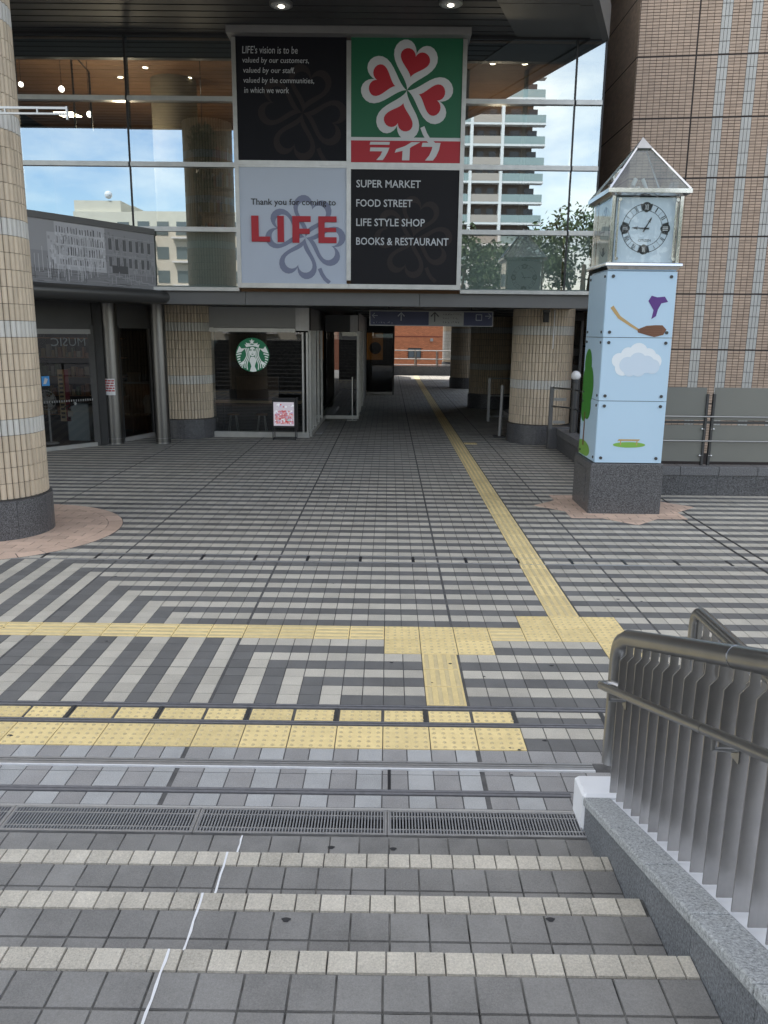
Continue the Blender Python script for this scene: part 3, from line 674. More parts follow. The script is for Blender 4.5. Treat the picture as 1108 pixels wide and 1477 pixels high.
MB().box(-3.36, -1.10, SY-.20, FY+.1, 7.875, 8.0).box(-1.095, 1.16, SY-.20, FY+.1, 7.875, 8.0).build('header_box', mat('header_paint', (.30, .29, .28), .45, .3, noise=.1, nscale=3), sg)
def heart(cx, cz, ang, r_tip, r_top, wd, n=40):
    Lh = (r_top-r_tip)/29.; sc = wd/32.; out = []
    for k in range(n):
        t = 2*PI*k/n; x = 16*math.sin(t)**3*sc; y = (13*math.cos(t)-5*math.cos(2*t)-2*math.cos(3*t)-math.cos(4*t)+17)*Lh+r_tip
        out.append((cx+y*math.cos(ang)-x*math.sin(ang), cz+y*math.sin(ang)+x*math.cos(ang)))
    return out
def pfn(Y): return lambda u, v: (u, Y, v)
def clover(parent, cx, cz, s, m_out, m_in, m_stem=None, angs=(75, 163, -17, -106)):
    g = MB()
    for q, a in enumerate(angs): g.face([pfn(SY-.0040-.0006*q)(*p) for p in heart(cx, cz, math.radians(a), .0*s, s, .99*s)])
    if m_stem is None: m_stem = m_out
    g.build('clover_outline', m_out, parent)
    g = MB()
    for a in angs: g.face([pfn(SY-.0085)(*p) for p in heart(cx, cz, math.radians(a), .27*s if m_in is M_red else .19*s, .84*s if m_in is M_red else .85*s, (.67 if m_in is M_red else .74)*s)])
    g.build('clover_petal', m_in, parent)
    g = MB()
    if m_in is M_red or True:
        for a in (27, 117, 207, 297):
            t = math.radians(a); c, s_ = math.cos(t), math.sin(t)
            q = [(.03, 0), (.14, .028), (.26, .034), (.38, 0), (.26, -.034), (.14, -.028)]
            g.face([pfn(SY-.009)(cx+(u*c-v*s_)*s, cz+(u*s_+v*c)*s) for u, v in q])
    g.build('clover_gap', M_green if m_in is M_red else m_in, parent)
    pts = [(cx+.36*s, cz-.76*s), (cx+.42*s, cz-.90*s), (cx+.50*s, cz-1.02*s), (cx+.62*s, cz-1.12*s)]
    ribbon(pts, .10*s, pfn(SY-.004)).build('clover_stem', m_stem, parent)
def panel(x0, x1, z0, z1, m_, nm='sign_panel'):
    return MB().box(x0, x1, SY, SY+.05, z0, z1).build(nm, m_, sg)
def txt(parent, body, pr, f, m_, **k):
    x0, x1, z0, z1 = pr; text_mb(body, x0+(x1-x0)*f[0], x0+(x1-x0)*f[1], z1-(z1-z0)*f[3], z1-(z1-z0)*f[2], pfn(SY-.011), **k).build('lettering', m_, parent, kind='stuff')
TLr = (-3.22, -1.145, 5.72, 7.875); TRr = (-1.06, 1.03, 5.70, 7.875); BLr = (-3.22, -1.145, 3.45, 5.60); BRr = (-1.06, 1.03, 3.45, 5.58)
p = panel(*TLr, M_navy); clover(p, -1.98, 6.57, .82, M_fc, M_navy)
for b_, f in (("LIFE's vision is to be", (.06, .56, .075, .135)), ("valued by our customers,", (.06, .66, .165, .222)), ("valued by our staff,", (.065, .53, .245, .302)), ("valued by the communities,", (.065, .705, .325, .382)), ("in which we work", (.07, .475, .402, .45))):
    txt(p, b_, TLr, f, M_text, shear=.1)
p = panel(*TRr, M_green); clover(p, -.005, 6.98, .84, M_sgrey, M_red)
MB().box(-1.06, 1.03, SY-.003, SY, 6.095, 6.155).build('white_line', M_sgrey, p); MB().box(-1.06, 1.03, SY-.003, SY, 5.705, 6.095).build('red_band', M_red, p)
def K(u, v): return (-1.06+2.09*(u-566)/474., SY-.007, 6.0725-(v-543)/77*.325)
g = MB()
for q in ([(650, 543), (735, 543), (732, 555), (647, 555)], [(650, 567), (733, 567), (726, 585), (716, 603), (704, 620), (676, 620), (694, 600), (702, 583), (648, 583)],
          [(828, 543), (866, 543), (830, 562), (822, 568), (820, 620), (788, 620), (790, 580), (756, 588), (762, 573), (800, 560)],
          [(876, 545), (954, 545), (948, 575), (936, 602), (922, 620), (888, 620), (906, 598), (916, 575), (919, 562), (872, 562)]): g.face([K(*a) for a in q])
g.build('katakana_lettering', M_sgrey, p)
p = panel(*BLr, M_pale); clover(p, -1.95, 4.32, .76, M_fb, M_pale)
txt(p, "Thank you for coming to", BLr, (.105, .90, .265, .335), M_ink, bold=.01)
def blk(x0, x1, z0, z1, Y=SY-.012): return [(x0, Y, z0), (x1, Y, z0), (x1, Y, z1), (x0, Y, z1)]
g = MB(); LX = lambda u: -3.22+2.075*(u-78)/462.; LZ = lambda v: 5.60-(v-650)/490*2.15; dY = SY-.03
for (a, b, c_, d) in ((127, 158, 852, 940), (240, 268, 852, 963), (305, 335, 852, 965), (335, 385, 852, 876), (335, 380, 905, 927), (418, 445, 852, 940), (445, 497, 852, 876), (445, 495, 900, 918), (418, 497, 940, 965), (127, 207, 940, 962)):
    g.box(LX(a), LX(b), dY, SY-.001, LZ(d), LZ(c_))
g.build('store_name_lettering', M_red, p)
p = panel(*BRr, mat('sign_charcoal_warm', (.013, .0125, .015), .6, spec=.25)); clover(p, .16, 4.34, .74, mat('clover_faint_warm', (.032, .026, .025), .6, spec=.25), MATS['sign_charcoal_warm'])
for b_, f in (("SUPER MARKET", (.05, .645, .09, .155)), ("FOOD STREET", (.05, .57, .255, .32)), ("LIFE STYLE SHOP", (.05, .69, .42, .487)), ("BOOKS & RESTAURANT", (.05, .915, .585, .652))): txt(p, b_, BRr, f, M_text, bold=.012)

# ------------------------------------------------------------------ CANOPY
cn = empty('entrance_canopy', (-4, 8, 8), 'dark ribbed metal canopy soffit over the entrance at the top', 'canopy')
def xr(y, off=0):   # right edge of the canopy
    return np.interp(y, [4.4, 5.2, 6.5, 8.4, 9.9, 11.6], [.3, 1.3, 2.0, 2.68, 3.2, 3.8])-off
y = 4.55
while y < 11.5:
    y1 = min(y+.235, 11.55); q = [(-18, y), (xr(y, 1.75), y), (xr(y1, 1.75), y1), (-18, y1)]
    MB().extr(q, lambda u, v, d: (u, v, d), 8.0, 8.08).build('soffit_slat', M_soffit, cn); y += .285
ysq = [4.4, 6.3, 8.1, 9.95, 10.0, 11.58]
for a, b in ((4.42, 6.2), (6.22, 8.1), (8.12, 9.99), (10.01, 11.58)):
    q = [(xr(a, 1.74), a), (xr(a, .36), a), (xr(b, .36), b), (xr(b, 1.74), b)]; MB().extr(q, lambda u, v, d: (u, v, d), 7.985, 8.06).build('soffit_panel', mat('soffit_smooth', (.115, .115, .11), .5, .2, noise=.05, nscale=1), cn)
    q = [(xr(a, .35), a), (xr(a, .12), a), (xr(b, .12), b), (xr(b, .35), b)]; MB().extr(q, lambda u, v, d: (u, v, d), 7.96, 8.06).build('edge_trim', MATS['soffit_smooth'], cn)
g = MB(); Yq = [4.3, 5.2, 6.5, 8.4, 9.9, 11.6]
q = [(xr(v_)-.0, v_) for v_ in Yq]; g.extr([(-18, 4.3)]+q+[(-18, 11.6)], lambda u, v, d: (u, v, d), 8.09, 8.55); g.build('canopy_slab', M_mgrey, cn)
g = MB(); q2 = [(x-.11, y_+.05) for x, y_ in q]; g.extr(q+q2[::-1], lambda u, v, d: (u, v, d), 7.95, 8.09); g.box(-18, .2, 4.3, 4.5, 7.95, 8.09); g.build('edge_fascia', M_mgrey, cn)
for (x, y_), lb in (((.69, 9.98), 'round canopy downlight above the green sign'), ((-2.2, 10.1), 'round canopy downlight above the black sign'), ((.69, 7.2), 'round canopy downlight further out over the plaza')):
    t = empty('canopy_downlight', (x, y_, 7.95), lb, 'downlight'); MB().cyl((x, y_), .20, 7.955, 7.995, 28).build('trim_ring', M_alu, t, smooth=True)
    MB().cyl((x, y_), .16, 7.94, 7.954, 28).build('lens', mat('frosted_lens', (.5, .5, .48), .3), t); MB().cyl((x, y_), .05, 7.93, 7.939, 16).build('bulb', M_lampw, t)

# upper storeys above the canopy and the unseen building mass, sized to shade the plaza
up = empty('main_building', (-6, 16, 0), 'unseen upper storeys of the main building, sized to shade the plaza', 'building')
MB().box(-30, 3.79, 11.75, 42.0, 8.1, 36).build('upper_shade_wall', M_concrete, up)
MB().box(-18, -9.8, 11.0, 48, 0, 8.09).build('left_wing', M_concrete, up)

# ------------------------------------------------------------------ MURAL + TUBE + STEEL POSTS
mu = empty('photo_mural', (-5.8, 10.3, 3.3), 'curved grey canal photograph mural above the left shop', 'mural')
A0 = np.array([-8.2, 6.5]); A1 = np.array([-4.98, 11.56]); ML = np.linalg.norm(A1-A0)
def mpt(s, z, off=0.):
    p = A0+(A1-A0)*s/ML; d = (A1-A0)/ML; n = np.array([d[1], -d[0]])      # n points to the viewer
    bow = .16*math.sin(PI*s/ML); q = p+n*(off+bow); return (q[0], q[1], z)
mg = [mat('mural_grey_%s' % n_, (v, v*1.0, v*1.04), .55) for n_, v in (('sky', .36), ('pale', .50), ('mid', .30), ('dark', .10), ('water', .24), ('wash', .62))]
Smax = ML; J1 = ML-1.02*0-1.55
for a, b in ((0, 2.2), (2.2, J1), (J1, Smax)):
    g = MB(); n = 8
    for k in range(n):
        s0, s1 = a+.005+(b-a-.01)*k/n, a+.005+(b-a-.01)*(k+1)/n
        g.raw([mpt(s0, 3.3), mpt(s1, 3.3), mpt(s1, 4.36), mpt(s0, 4.36), mpt(s0, 3.3, -.04), mpt(s1, 3.3, -.04), mpt(s1, 4.36, -.04), mpt(s0, 4.36, -.04)], [(0, 1, 2, 3), (7, 6, 5, 4)])
    pn = g.build('mural_panel', mg[0], mu)
def mbox(s0, s1, z0, z1, mi, lay, gg):
    n = max(1, int((s1-s0)/.4))
    for k in range(n):
        u0 = s0+(s1-s0)*k/n; u1 = s0+(s1-s0)*(k+1)/n; o = .0015*lay; gg.face([mpt(u0, z0, o), mpt(u1, z0, o), mpt(u1, z1, o), mpt(u0, z1, o)], mi)
g = MB(); mbox(0, Smax-.01, 3.3, 3.56, 4, 1, g)
s = 2.5; rr = random.Random(3)
mbox(2.2, 3.1, 3.55, 3.72, 2, 1, g)
for a, b, zt, mi in ((3.0, 3.5, 3.84, 2), (3.46, 3.62, 4.16, 1), (3.62, 4.46, 4.345, 1), (4.46, 4.72, 4.345, 1), (4.72, 5.2, 4.345, 2), (5.2, Smax-.01, 4.345, 2)):
    mbox(a, b, 3.55, zt, mi, 1+.1*a, g)
for k in range(500):                                         # weathered stonework
    ss = rr.uniform(3.47, Smax-.08); pal = ss < 4.7; zb = rr.uniform(3.56, 4.2 if ss > 3.62 else 4.05); mbox(ss, ss+rr.uniform(.01, .05), zb, zb+rr.uniform(.02, .12), rr.choice([5, 1, 0, 5]) if pal else rr.choice([2, 0, 4, 2]), 1.7, g)
for zz, hh, st_a in ((3.64, .11, .052), (3.80, .15, .058), (3.99, .14, .058), (4.17, .11, .06)):      # arched windows of the pale palace
    ss = 3.66
    while ss < 4.66:
        if rr.random() < .85:
            w_ = rr.uniform(.014, .026); mbox(ss, ss+w_, zz, zz+hh*rr.uniform(.7, 1), rr.choice([3, 3, 4]), 2.6, g); mbox(ss+w_+.003, ss+w_+.010, zz-.01, zz+hh, 5, 2.6, g)
        ss += st_a*rr.uniform(.75, 1.25)
    mbox(3.63, 4.70, zz-.025, zz-.013, 5, 2.7, g)
for zz, hh in ((3.68, .17), (3.98, .20)):                      # larger dark windows of the right hand houses
    ss = 4.80
    while ss < Smax-.12:
        w_ = rr.uniform(.055, .075); mbox(ss, ss+w_, zz, zz+hh, 3, 2.6, g); mbox(ss-.015, ss+w_+.015, zz-.022, zz-.01, 0, 2.7, g); mbox(ss+w_/2-.004, ss+w_/2+.004, zz, zz+hh, 4, 2.8, g); ss += rr.uniform(.13, .19)
    mbox(4.72, Smax-.02, zz+hh+.03, zz+hh+.042, 0, 2.7, g)
mbox(4.86, 5.25, 3.56, 3.70, 3, 3, g)
for k in range(46):                                          # mooring poles
    ss = rr.uniform(3.1, 4.5); zb = rr.uniform(3.34, 3.52); hh = rr.uniform(.10, .40); mbox(ss, ss+.009, zb, zb+hh, 5 if rr.random() < .7 else 3, 3.4, g)
for k in range(16): ss = rr.uniform(4.6, Smax-.1); zb = rr.uniform(3.36, 3.48); mbox(ss, ss+.016, zb, zb+rr.uniform(.08, .16), 0, 3.4, g)
for k in range(150):
    ss = rr.uniform(2.4, Smax-.5); zb = rr.uniform(3.305, 3.54); mbox(ss, ss+rr.uniform(.05, .4), zb, zb+rr.uniform(.003, .009), rr.choice([0, 2, 3, 2]), 2+.002*k, g)
for k in range(7): u = 4.75+.17*k; mbox(u, u+.19, 3.52-.022*k, 3.535-.022*k, 0, 3.2, g)
g.build('canal_print', mg, mu)
g = MB(); n = 24
for k in range(n):
    s0, s1 = ML*k/n, ML*(k+1)/n
    a = [mpt(s0, 4.36, .03), mpt(s1, 4.36, .03), mpt(s1, 4.36, -.3), mpt(s0, 4.36, -.3)]; b = [(x, y_, 4.47) for x, y_, z in a]
    g.raw(a+b, [(0, 3, 2, 1), (4, 5, 6, 7), (0, 1, 5, 4), (2, 3, 7, 6)])
g.build('top_cap', M_mgrey, mu)
tb = MB().tube([mpt(ML*k/12, 3.17, .06) for k in range(13)]+[(-4.78, 11.72, 3.17), (-4.6, 11.75, 3.17)], .135, 20).build('canopy_tube', mat('tube_paint', (.10, .10, .098), .35, .6), smooth=True)
tag(tb, 'thick dark metal tube running below the canal mural', 'tube')
cv = empty('shop_soffit', (-7, 11, 3.0), 'dark ceiling under the mural in front of the left shop', kind='structure')
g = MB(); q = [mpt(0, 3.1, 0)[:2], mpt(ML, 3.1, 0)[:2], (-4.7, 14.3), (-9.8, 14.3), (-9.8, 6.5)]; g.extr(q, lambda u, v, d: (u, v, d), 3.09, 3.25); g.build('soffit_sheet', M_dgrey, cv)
def spost(c, r, label):
    t = empty('steel_post', (c[0], c[1], 0), label, 'post', 'round steel posts under the mural'); MB().cyl(c, r, .0, 3.09, 28).build('shaft', mat('post_steel', (.22, .215, .21), .33, 1, streak=.12, noise=.05), t, smooth=True)
    MB().cyl(c, r+.006, 0, .03, 28).build('base_ring', M_rail, t, smooth=True); MB().cyl(c, r+.006, .12, .13, 28).build('weld_ring', M_rail, t, smooth=True); return t
spost((-6.46, 12.9), .185, 'round brushed steel post carrying the red and white notice'); spost((-5.42, 13.05), .17, 'round brushed steel post without a notice, beside the tiled column')
nt_ = empty('notice_sheet', (-6.46, 12.7, 1.2), 'small red and white notice wrapped on the steel post', 'notice')
def cy(a, z, r=.1865): return (-6.46+r*math.sin(a), 12.9-r*math.cos(a), z)
g = MB(); a0, a1 = -.75, .65
for k in range(8):
    u, v = a0+(a1-a0)*k/8, a0+(a1-a0)*(k+1)/8; g.face([cy(u, 1.10), cy(v, 1.10), cy(v, 1.46), cy(u, 1.46)])
g.build('sheet', M_white, nt_)
g = MB()
for row in range(5):
    z = 1.40-.055*row
    for k in range(12):
        u = a0+.06+(a1-a0-.12)*k/12; v = u+(a1-a0-.12)/12*(.9 if (k*7+row*3) % 4 else .4); g.face([cy(u, z, .1875), cy(v, z, .1875), cy(v, z+.034, .1875), cy(u, z+.034, .1875)])
g.build('printed_line', M_red, nt_)
# ------------------------------------------------------------------ LEFT SHOP
sp = empty('corner_shop_front', (-7, 12, 0), 'glazed shop front behind the round steel posts', 'shop front')
PLN = [(-9.6, 9.35), (-7.56, 11.5), (-6.72, 12.55), (-6.40, 13.15), (-5.98, 14.35)]
def wallseg(a, b, z0, z1, wd, nm, m_, par_=sp): return MB().obox(a, b, wd, z0, z1).build(nm, m_, par_)
for a, b in ((PLN[0], PLN[1]), (PLN[1], PLN[2])):
    MB().face([(*a, .08), (*b, .08), (*b, 2.42), (*a, 2.42)]).build('glass_pane', G_shop, sp); wallseg(a, b, 0, .08, .09, 'threshold', M_alu); wallseg(a, b, 2.42, 2.52, .1, 'head_rail', M_lgrey)
    wallseg(a, b, 2.52, 3.09, .06, 'top_panel', M_dgrey)
MB().face([(*PLN[3], .08), (*PLN[4], .08), (*PLN[4], 2.55), (*PLN[3], 2.55)]).build('glass_pane', glass('dim_glass', (.30, .31, .32), .05), sp)
wallseg(PLN[3], PLN[4], 0, .09, .12, 'threshold', M_concrete); wallseg(PLN[3], PLN[4], 2.55, 3.09, .08, 'top_panel', M_mgrey)
wallseg(PLN[2], PLN[3], 0, 3.09, .12, 'metal_jamb', M_dgrey)
for p, wv in ((PLN[1], .035), (PLN[2], .07), (PLN[3], .07), (PLN[4], .06)): MB().box(p[0]-wv, p[0]+wv, p[1]-wv, p[1]+wv, 0, 2.6).build('door_post', M_dgrey, sp)
mdp = [(PLN[1][0]*.42+PLN[0][0]*.58, PLN[1][1]*.42+PLN[0][1]*.58)]
# shop interior
ri = empty('shop_interior', (-8, 14, 0), 'dark interior of the left shop', kind='structure')
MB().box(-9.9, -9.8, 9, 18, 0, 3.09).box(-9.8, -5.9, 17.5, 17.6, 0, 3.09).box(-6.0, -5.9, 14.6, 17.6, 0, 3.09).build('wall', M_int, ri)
MB().face([(-9.8, 9.3, .004), (-7.56, 11.52, .004), (-6.4, 13.15, .004), (-5.98, 17.5, .004), (-9.8, 17.5, .004)]).build('floor', mat('shop_floor', (.05, .04, .038), .6), ri)
def along(s, off, seg=1):
    a, b = np.array(PLN[seg]), np.array(PLN[seg+1]); d = (b-a)/np.linalg.norm(b-a); n = np.array([-d[1], d[0]]); return a+d*s+n*off
# fan
fx, fy = -7.86, 12.75
fan = empty('standing_fan', (fx, fy, 0), 'white standing fan behind the left shop glass', 'fan')
MB().cyl((fx, fy), .17, .0, .03, 24, .15).build('base', M_lgrey, fan, smooth=True); MB().cyl((fx, fy), .022, .03, .80, 12).build('pole', M_lgrey, fan, smooth=True)
g = MB()
for R_ in (.21, .15, .08): g.tube([(fx+R_*math.cos(2*PI*k/24), fy-.08, .98+R_*math.sin(2*PI*k/24)) for k in range(25)], .006, 5)
for k in range(18): a = 2*PI*k/18; g.tube([(fx+.05*math.cos(a), fy-.10, .98+.05*math.sin(a)), (fx+.21*math.cos(a), fy-.08, .98+.21*math.sin(a))], .003, 4)
g.build('guard', M_lgrey, fan)
for k in range(4):
    a = PI/2*k+.3; MB().face([(fx+.04*math.cos(a-.3), fy-.05, .98+.04*math.sin(a-.3)), (fx+.18*math.cos(a-.2), fy-.06, .98+.18*math.sin(a-.2)), (fx+.19*math.cos(a+.5), fy-.03, .98+.19*math.sin(a+.5)), (fx+.04*math.cos(a+.5), fy-.04, .98+.04*math.sin(a+.5))]).build('blade', M_lgrey, fan)
MB().tube([(fx, fy-.12, .98), (fx, fy+.08, .98)], .055, 14).build('motor', M_lgrey, fan, smooth=True)
# pale machine
mx_, my_ = -7.40, 13.45
mc = empty('pale_machine', (mx_, my_, 0), 'pale blue grey slope topped machine inside the shop door', 'machine')
M_mach = mat('machine_blue', (.30, .36, .38), .4); M_machd = mat('machine_side', (.09, .10, .11), .5)
MB().extr([(-.26, 0), (.24, 0), (.24, .86), (-.02, .86), (-.26, .76)], lambda u, v, d: (mx_+u, my_+d, v), -.2, .25).build('body', M_mach, mc, bevel=.02)
MB().extr([(-.30, .76), (-.02, .88), (.26, .88), (.26, .90), (-.04, .91), (-.32, .78)], lambda u, v, d: (mx_+u, my_+d, v), -.22, .26).build('lid', M_black, mc)
MB().box(mx_-.275, mx_-.262, my_-.19, my_+.24, .02, .75).build('dark_side', M_machd, mc)
MB().box(mx_-.24, mx_-.12, my_-.206, my_-.201, .56, .68).build('label_plate', M_lgrey, mc)
# poster on glass, blue sticker, red banner
pb = along(.02, .03); tg = empty('window_poster', (pb[0], pb[1], 1.3), 'white poster with blue square on the left shop glass', 'poster')
def gl(s, z, off=-.01, seg=1): q = along(s, off, seg); return (q[0], q[1], z)
MB().face([gl(-.38, 1.32), gl(.10, 1.32), gl(.10, 1.66), gl(-.38, 1.66)]).build('sheet', M_lgrey, tg); MB().face([gl(-.36, 1.36, -.014), gl(-.20, 1.36, -.014), gl(-.20, 1.62, -.014), gl(-.36, 1.62, -.014)]).build('dark_photo', mat('photo_navy', (.02, .04, .08), .5), tg)
st_ = empty('blue_sticker', gl(.22, 1.4), 'small bright blue square sticker on the shop glass', 'sticker'); MB().face([gl(.13, 1.36), gl(.30, 1.36), gl(.30, 1.56), gl(.13, 1.56)]).build('sheet', mat('sticker_blue', (.05, .30, .70), .4), st_)
MB().face([gl(.16, 1.40, -.013), gl(.22, 1.40, -.013), gl(.27, 1.5, -.013), gl(.2, 1.53, -.013)]).build('white_figure', M_sgrey, st_)
bn = empty('tall_banner', (-7.72, 13.25, 0), 'narrow tan and red banner standing inside the shop', 'banner'); g = (-7.74, 13.25)
MB().box(g[0]-.07, g[0]+.07, g[1], g[1]+.01, .45, 1.62).build('cloth', mat('banner_tan', (.30, .23, .13), .7), bn); MB().box(g[0]+.07, g[0]+.17, g[1], g[1]+.01, .45, 1.62).build('red_edge', mat('banner_red', (.16, .015, .03), .7), bn)
g2 = MB()
for k in range(11): g2.box(g[0]-.045, g[0]+.04, g[1]-.004, g[1]-.001, .52+k*.095, .565+k*.095)
g2.build('written_mark', M_ink, bn)
tx = text_mb('MUSIC', 0, 1, 0, 1, lambda u, v: gl(1.18-u*.78, 2.17+v*.17, -.008)); tg2 = empty('window_lettering', gl(.8, 2.2), 'mirrored white letters high on the left shop glass', 'lettering'); tx.build('letters', mat('letter_dim', (.20, .22, .23), .5), tg2)
g = MB()
for k in range(34): s_ = -.5+k*.055; q = gl(s_, 1.02, -.006); g.box(q[0]-.010, q[0]+.010, q[1]-.002, q[1], 1.0, 1.045)
for k in (2, 5, 8, 24): s_ = -.6+k*.06; q = gl(s_, 1.02, -.008); g.raw([(q[0]+.035*math.cos(2*PI*a/12), q[1], .96+.035*math.sin(2*PI*a/12)) for a in range(12)], [tuple(range(12))])
g.build('glass_marking', M_lgrey, sp)
# goods racks inside
rk = empty('goods_rack', (-7.4, 14.2, 0), 'dim rack of small goods at the back of the left shop', 'rack')
for z in (.5, .95, 1.4, 1.85, 2.3): MB().box(-9.0, -6.6, 14.2, 14.5, z, z+.02).build('shelf', M_wood, rk)
cols = [mat('goods_%d' % k, c, .6) for k, c in enumerate(((.16, .12, .06), (.06, .08, .05), (.14, .14, .13), (.13, .06, .03)))]
g = MB()
for z in (.52, .97, 1.42, 1.87):
    x = -8.9
    while x < -6.7: wv = random.uniform(.05, .16); g.box(x, x+wv*.7, 14.15, 14.3, z, z+random.uniform(.1, .32), random.randrange(4)); x += wv
g.build('goods', cols, rk, kind='stuff')
lamp('shop_fill', -7.1, 12.6, 2.7, 9, (1, .85, .65))  # added fill point without a fixture, brightens the things behind the glass
# second opening: counter with box, chair and a coat
ct = empty('shop_counter', (-6.9, 15.4, 0), 'brown wooden counter inside the second shop doorway', 'counter'); MB().box(-7.6, -6.02, 15.5, 15.9, .0, 1.18).build('front', M_wood, ct); MB().box(-7.65, -6.01, 15.42, 15.95, 1.18, 1.22).build('top', M_lgrey, ct)
bx = MB().box(-6.95, -6.65, 15.5, 15.7, 1.22, 1.45).build('cardboard_box', mat('cardboard', (.35, .24, .13), .8)); tag(bx, 'tan cardboard box standing on the wooden shop counter', 'box')
chr_ = empty('shop_chair', (-6.35, 14.95, 0), 'chair with a pale coat hung on it in the second doorway', 'chair')
for a, b in ((-.18, -.18), (.18, -.18), (-.18, .18), (.18, .18)): MB().tube([(-6.45+a, 14.9+b, 0), (-6.45+a*.8, 14.9+b*.8, .45)], .014, 6).build('leg', M_wood, chr_)
MB().box(-6.65, -6.25, 14.7, 15.1, .45, .48).build('seat', M_wood, chr_); MB().box(-6.64, -6.26, 15.07, 15.1, .6, .88).build('backrest', M_wood, chr_)
g = MB(); q = [(-.10, 0), (.02, -.02), (.12, .03), (.10, .25), (.14, .45), (.05, .52), (-.06, .50), (-.13, .36), (-.08, .2)]; g.extr(q, lambda u, v, d: (-6.32+u, 15.0+d, .42+v), 0, .05); tag(g.build('pale_coat', mat('coat', (.32, .29, .25), .9)), 'pale coat draped over the shop chair', 'coat')
# ------------------------------------------------------------------ COFFEE SHOP FRONT
SFY = 14.35
cs = empty('coffee_shop_front', (-3.5, SFY, 0), 'coffee shop front with large window and round green emblem', 'shop front')
MB().box(-4.86, -2.22, SFY-.05, SFY+.1, 2.60, 3.07).build('fascia_panel', M_lgrey, cs); MB().box(-2.50, -2.18, SFY-.08, SFY-.052, 2.54, 3.07).build('fascia_end_cap', M_steel, cs)
MB().box(-4.86, -2.51, SFY-.09, SFY+.1, 2.50, 2.59).build('head_frame', M_alu, cs); MB().box(-4.84, -2.20, SFY-.07, SFY+.1, 0, .13).build('sill', M_alu, cs)
MB().box(-4.90, -4.82, SFY-.06, SFY+.12, 0, 3.07).build('left_jamb', M_alu, cs)
for x in (-2.34, -2.24): MB().box(x-.02, x+.02, SFY-.07, SFY+.12, .13, 2.50).build('right_jamb', M_alu, cs)
MB().face([(-4.82, SFY, .13), (-2.36, SFY, .13), (-2.36, SFY, 2.5), (-4.82, SFY, 2.5)]).build('window_glass', G_shop, cs)
g = MB()
for k in range(22): z = .15+k*.036; g.box(-4.8, -2.37, SFY+.04, SFY+.075, z, z+.006)
g.build('blind_slats', M_mgrey, cs, kind='stuff')
# round emblem
EX, EZ, ER = -3.545, 1.965, .40
em = empty('round_emblem', (EX, SFY-.03, EZ), 'round green and white crowned mermaid emblem on the coffee shop window', 'emblem')
def EF(lay):
    def f(u, v): return (EX+(u-545)/465*ER, SFY-.014-.0012*lay, EZ+(655-v)/465*ER)
    return f
M_eg = mat('emblem_green', (.008, .14, .065), .45, emit=.12); M_ew = mat('emblem_white', (.66, .70, .70), .45, emit=.12)
g = MB(); n = 48; r3 = 463
g.raw([(EX+ER*math.cos(2*PI*k/n), SFY-.014, EZ+ER*math.sin(2*PI*k/n)) for k in range(n)]+[(EX+ER*math.cos(2*PI*k/n), SFY-.004, EZ+ER*math.sin(2*PI*k/n)) for k in range(n)], [tuple(range(n))]+[(k, n+k, n+(k+1) % n, (k+1) % n) for k in range(n)]); g.build('disc', M_eg, em)
g = MB()
star_ = [(535, 215), (553, 268), (612, 270), (568, 302), (590, 365), (535, 345), (480, 365), (502, 302), (455, 270), (515, 268)]
g.face([EF(1)(*p) for p in star_])
crown = [(330, 365), (385, 385), (365, 320), (430, 345), (465, 330), (480, 375), (540, 385), (592, 375), (612, 330), (640, 345), (697, 322), (680, 380), (748, 368), (715, 460), (640, 430), (545, 418), (450, 430), (375, 445)]
g.face([EF(2)(*p) for p in crown])
for sgn in (-1, 1):
    X = lambda u: 545+sgn*(u-545)
    g.face([EF(2)(X(u), v) for u, v in ((905, 415), (992, 612), (845, 575), (748, 480), (850, 485))])
    for k, (v0, l_, u0, sl) in enumerate(((640, 150, 925, .25), (712, 120, 940, .3), (782, 105, 940, .38), (850, 85, 920, .48), (905, 70, 900, .62), (955, 55, 875, .8), (1000, 45, 840, .9))):
        c = np.array([u0, v0]); d = np.array([1, sl]); d = d/np.linalg.norm(d); a = c-d*l_/2; b = c+d*l_/2
        for e in (a, b):
            pass
        if np.linalg.norm(b-np.array([545, 655])) > 455: b = c+d*l_*.3
        ribbon([(X(a[0]), a[1]), (X(c[0]), c[1]-4), (X(b[0]), b[1])], 34, EF(2), g)
    g.face([EF(3)(X(u), v) for u, v in ((800, 820), (890, 880), (870, 935), (780, 900), (765, 855))])
    for off, ph in ((112, 0), (158, 6), (205, 12)):          # wavy hair
        pts = []
        for q in range(15):
            v = 470+q*42; amp = 26*math.sin((v-470)/610*2*PI*1.15+2.6)
            spread = max(0, (v-690)/400)*70 if off else 0
            u = 545+off*.92+amp+spread*(off/180)*1.25
            if (u-545)**2+(v-655)**2 < 452**2: pts.append((X(u), v))
        if len(pts) > 2: ribbon(pts, 27, EF(3), g)
g.face([EF(3)(*p) for p in ell(545, 565, 92, 128, 28)])
body = [(500, 705), (590, 705), (640, 770), (648, 830), (615, 910), (600, 970), (650, 1080), (640, 1105), (545, 1118), (470, 1105), (465, 1080), (505, 970), (490, 910), (455, 830), (462, 770)]
g.face([EF(4)(*p) for p in body]); g.build('white_print', M_ew, em)
g = MB()
for sgn in (-1, 1):
    X = lambda u: 545+sgn*(u-545); g.face([EF(5)(X(u), v) for u, v in ((565, 512), (600, 495), (637, 500), (634, 545), (600, 548), (568, 536))])
g.face([EF(5)(*p) for p in ((510, 622), (545, 630), (580, 622), (565, 645), (545, 650), (525, 645))]); g.face([EF(5)(*p) for p in ((530, 592), (560, 592), (545, 602))])
ribbon([(500, 688), (545, 705), (590, 688)], 12, EF(5), g); g.build('face_lines', M_eg, em)
g = MB()
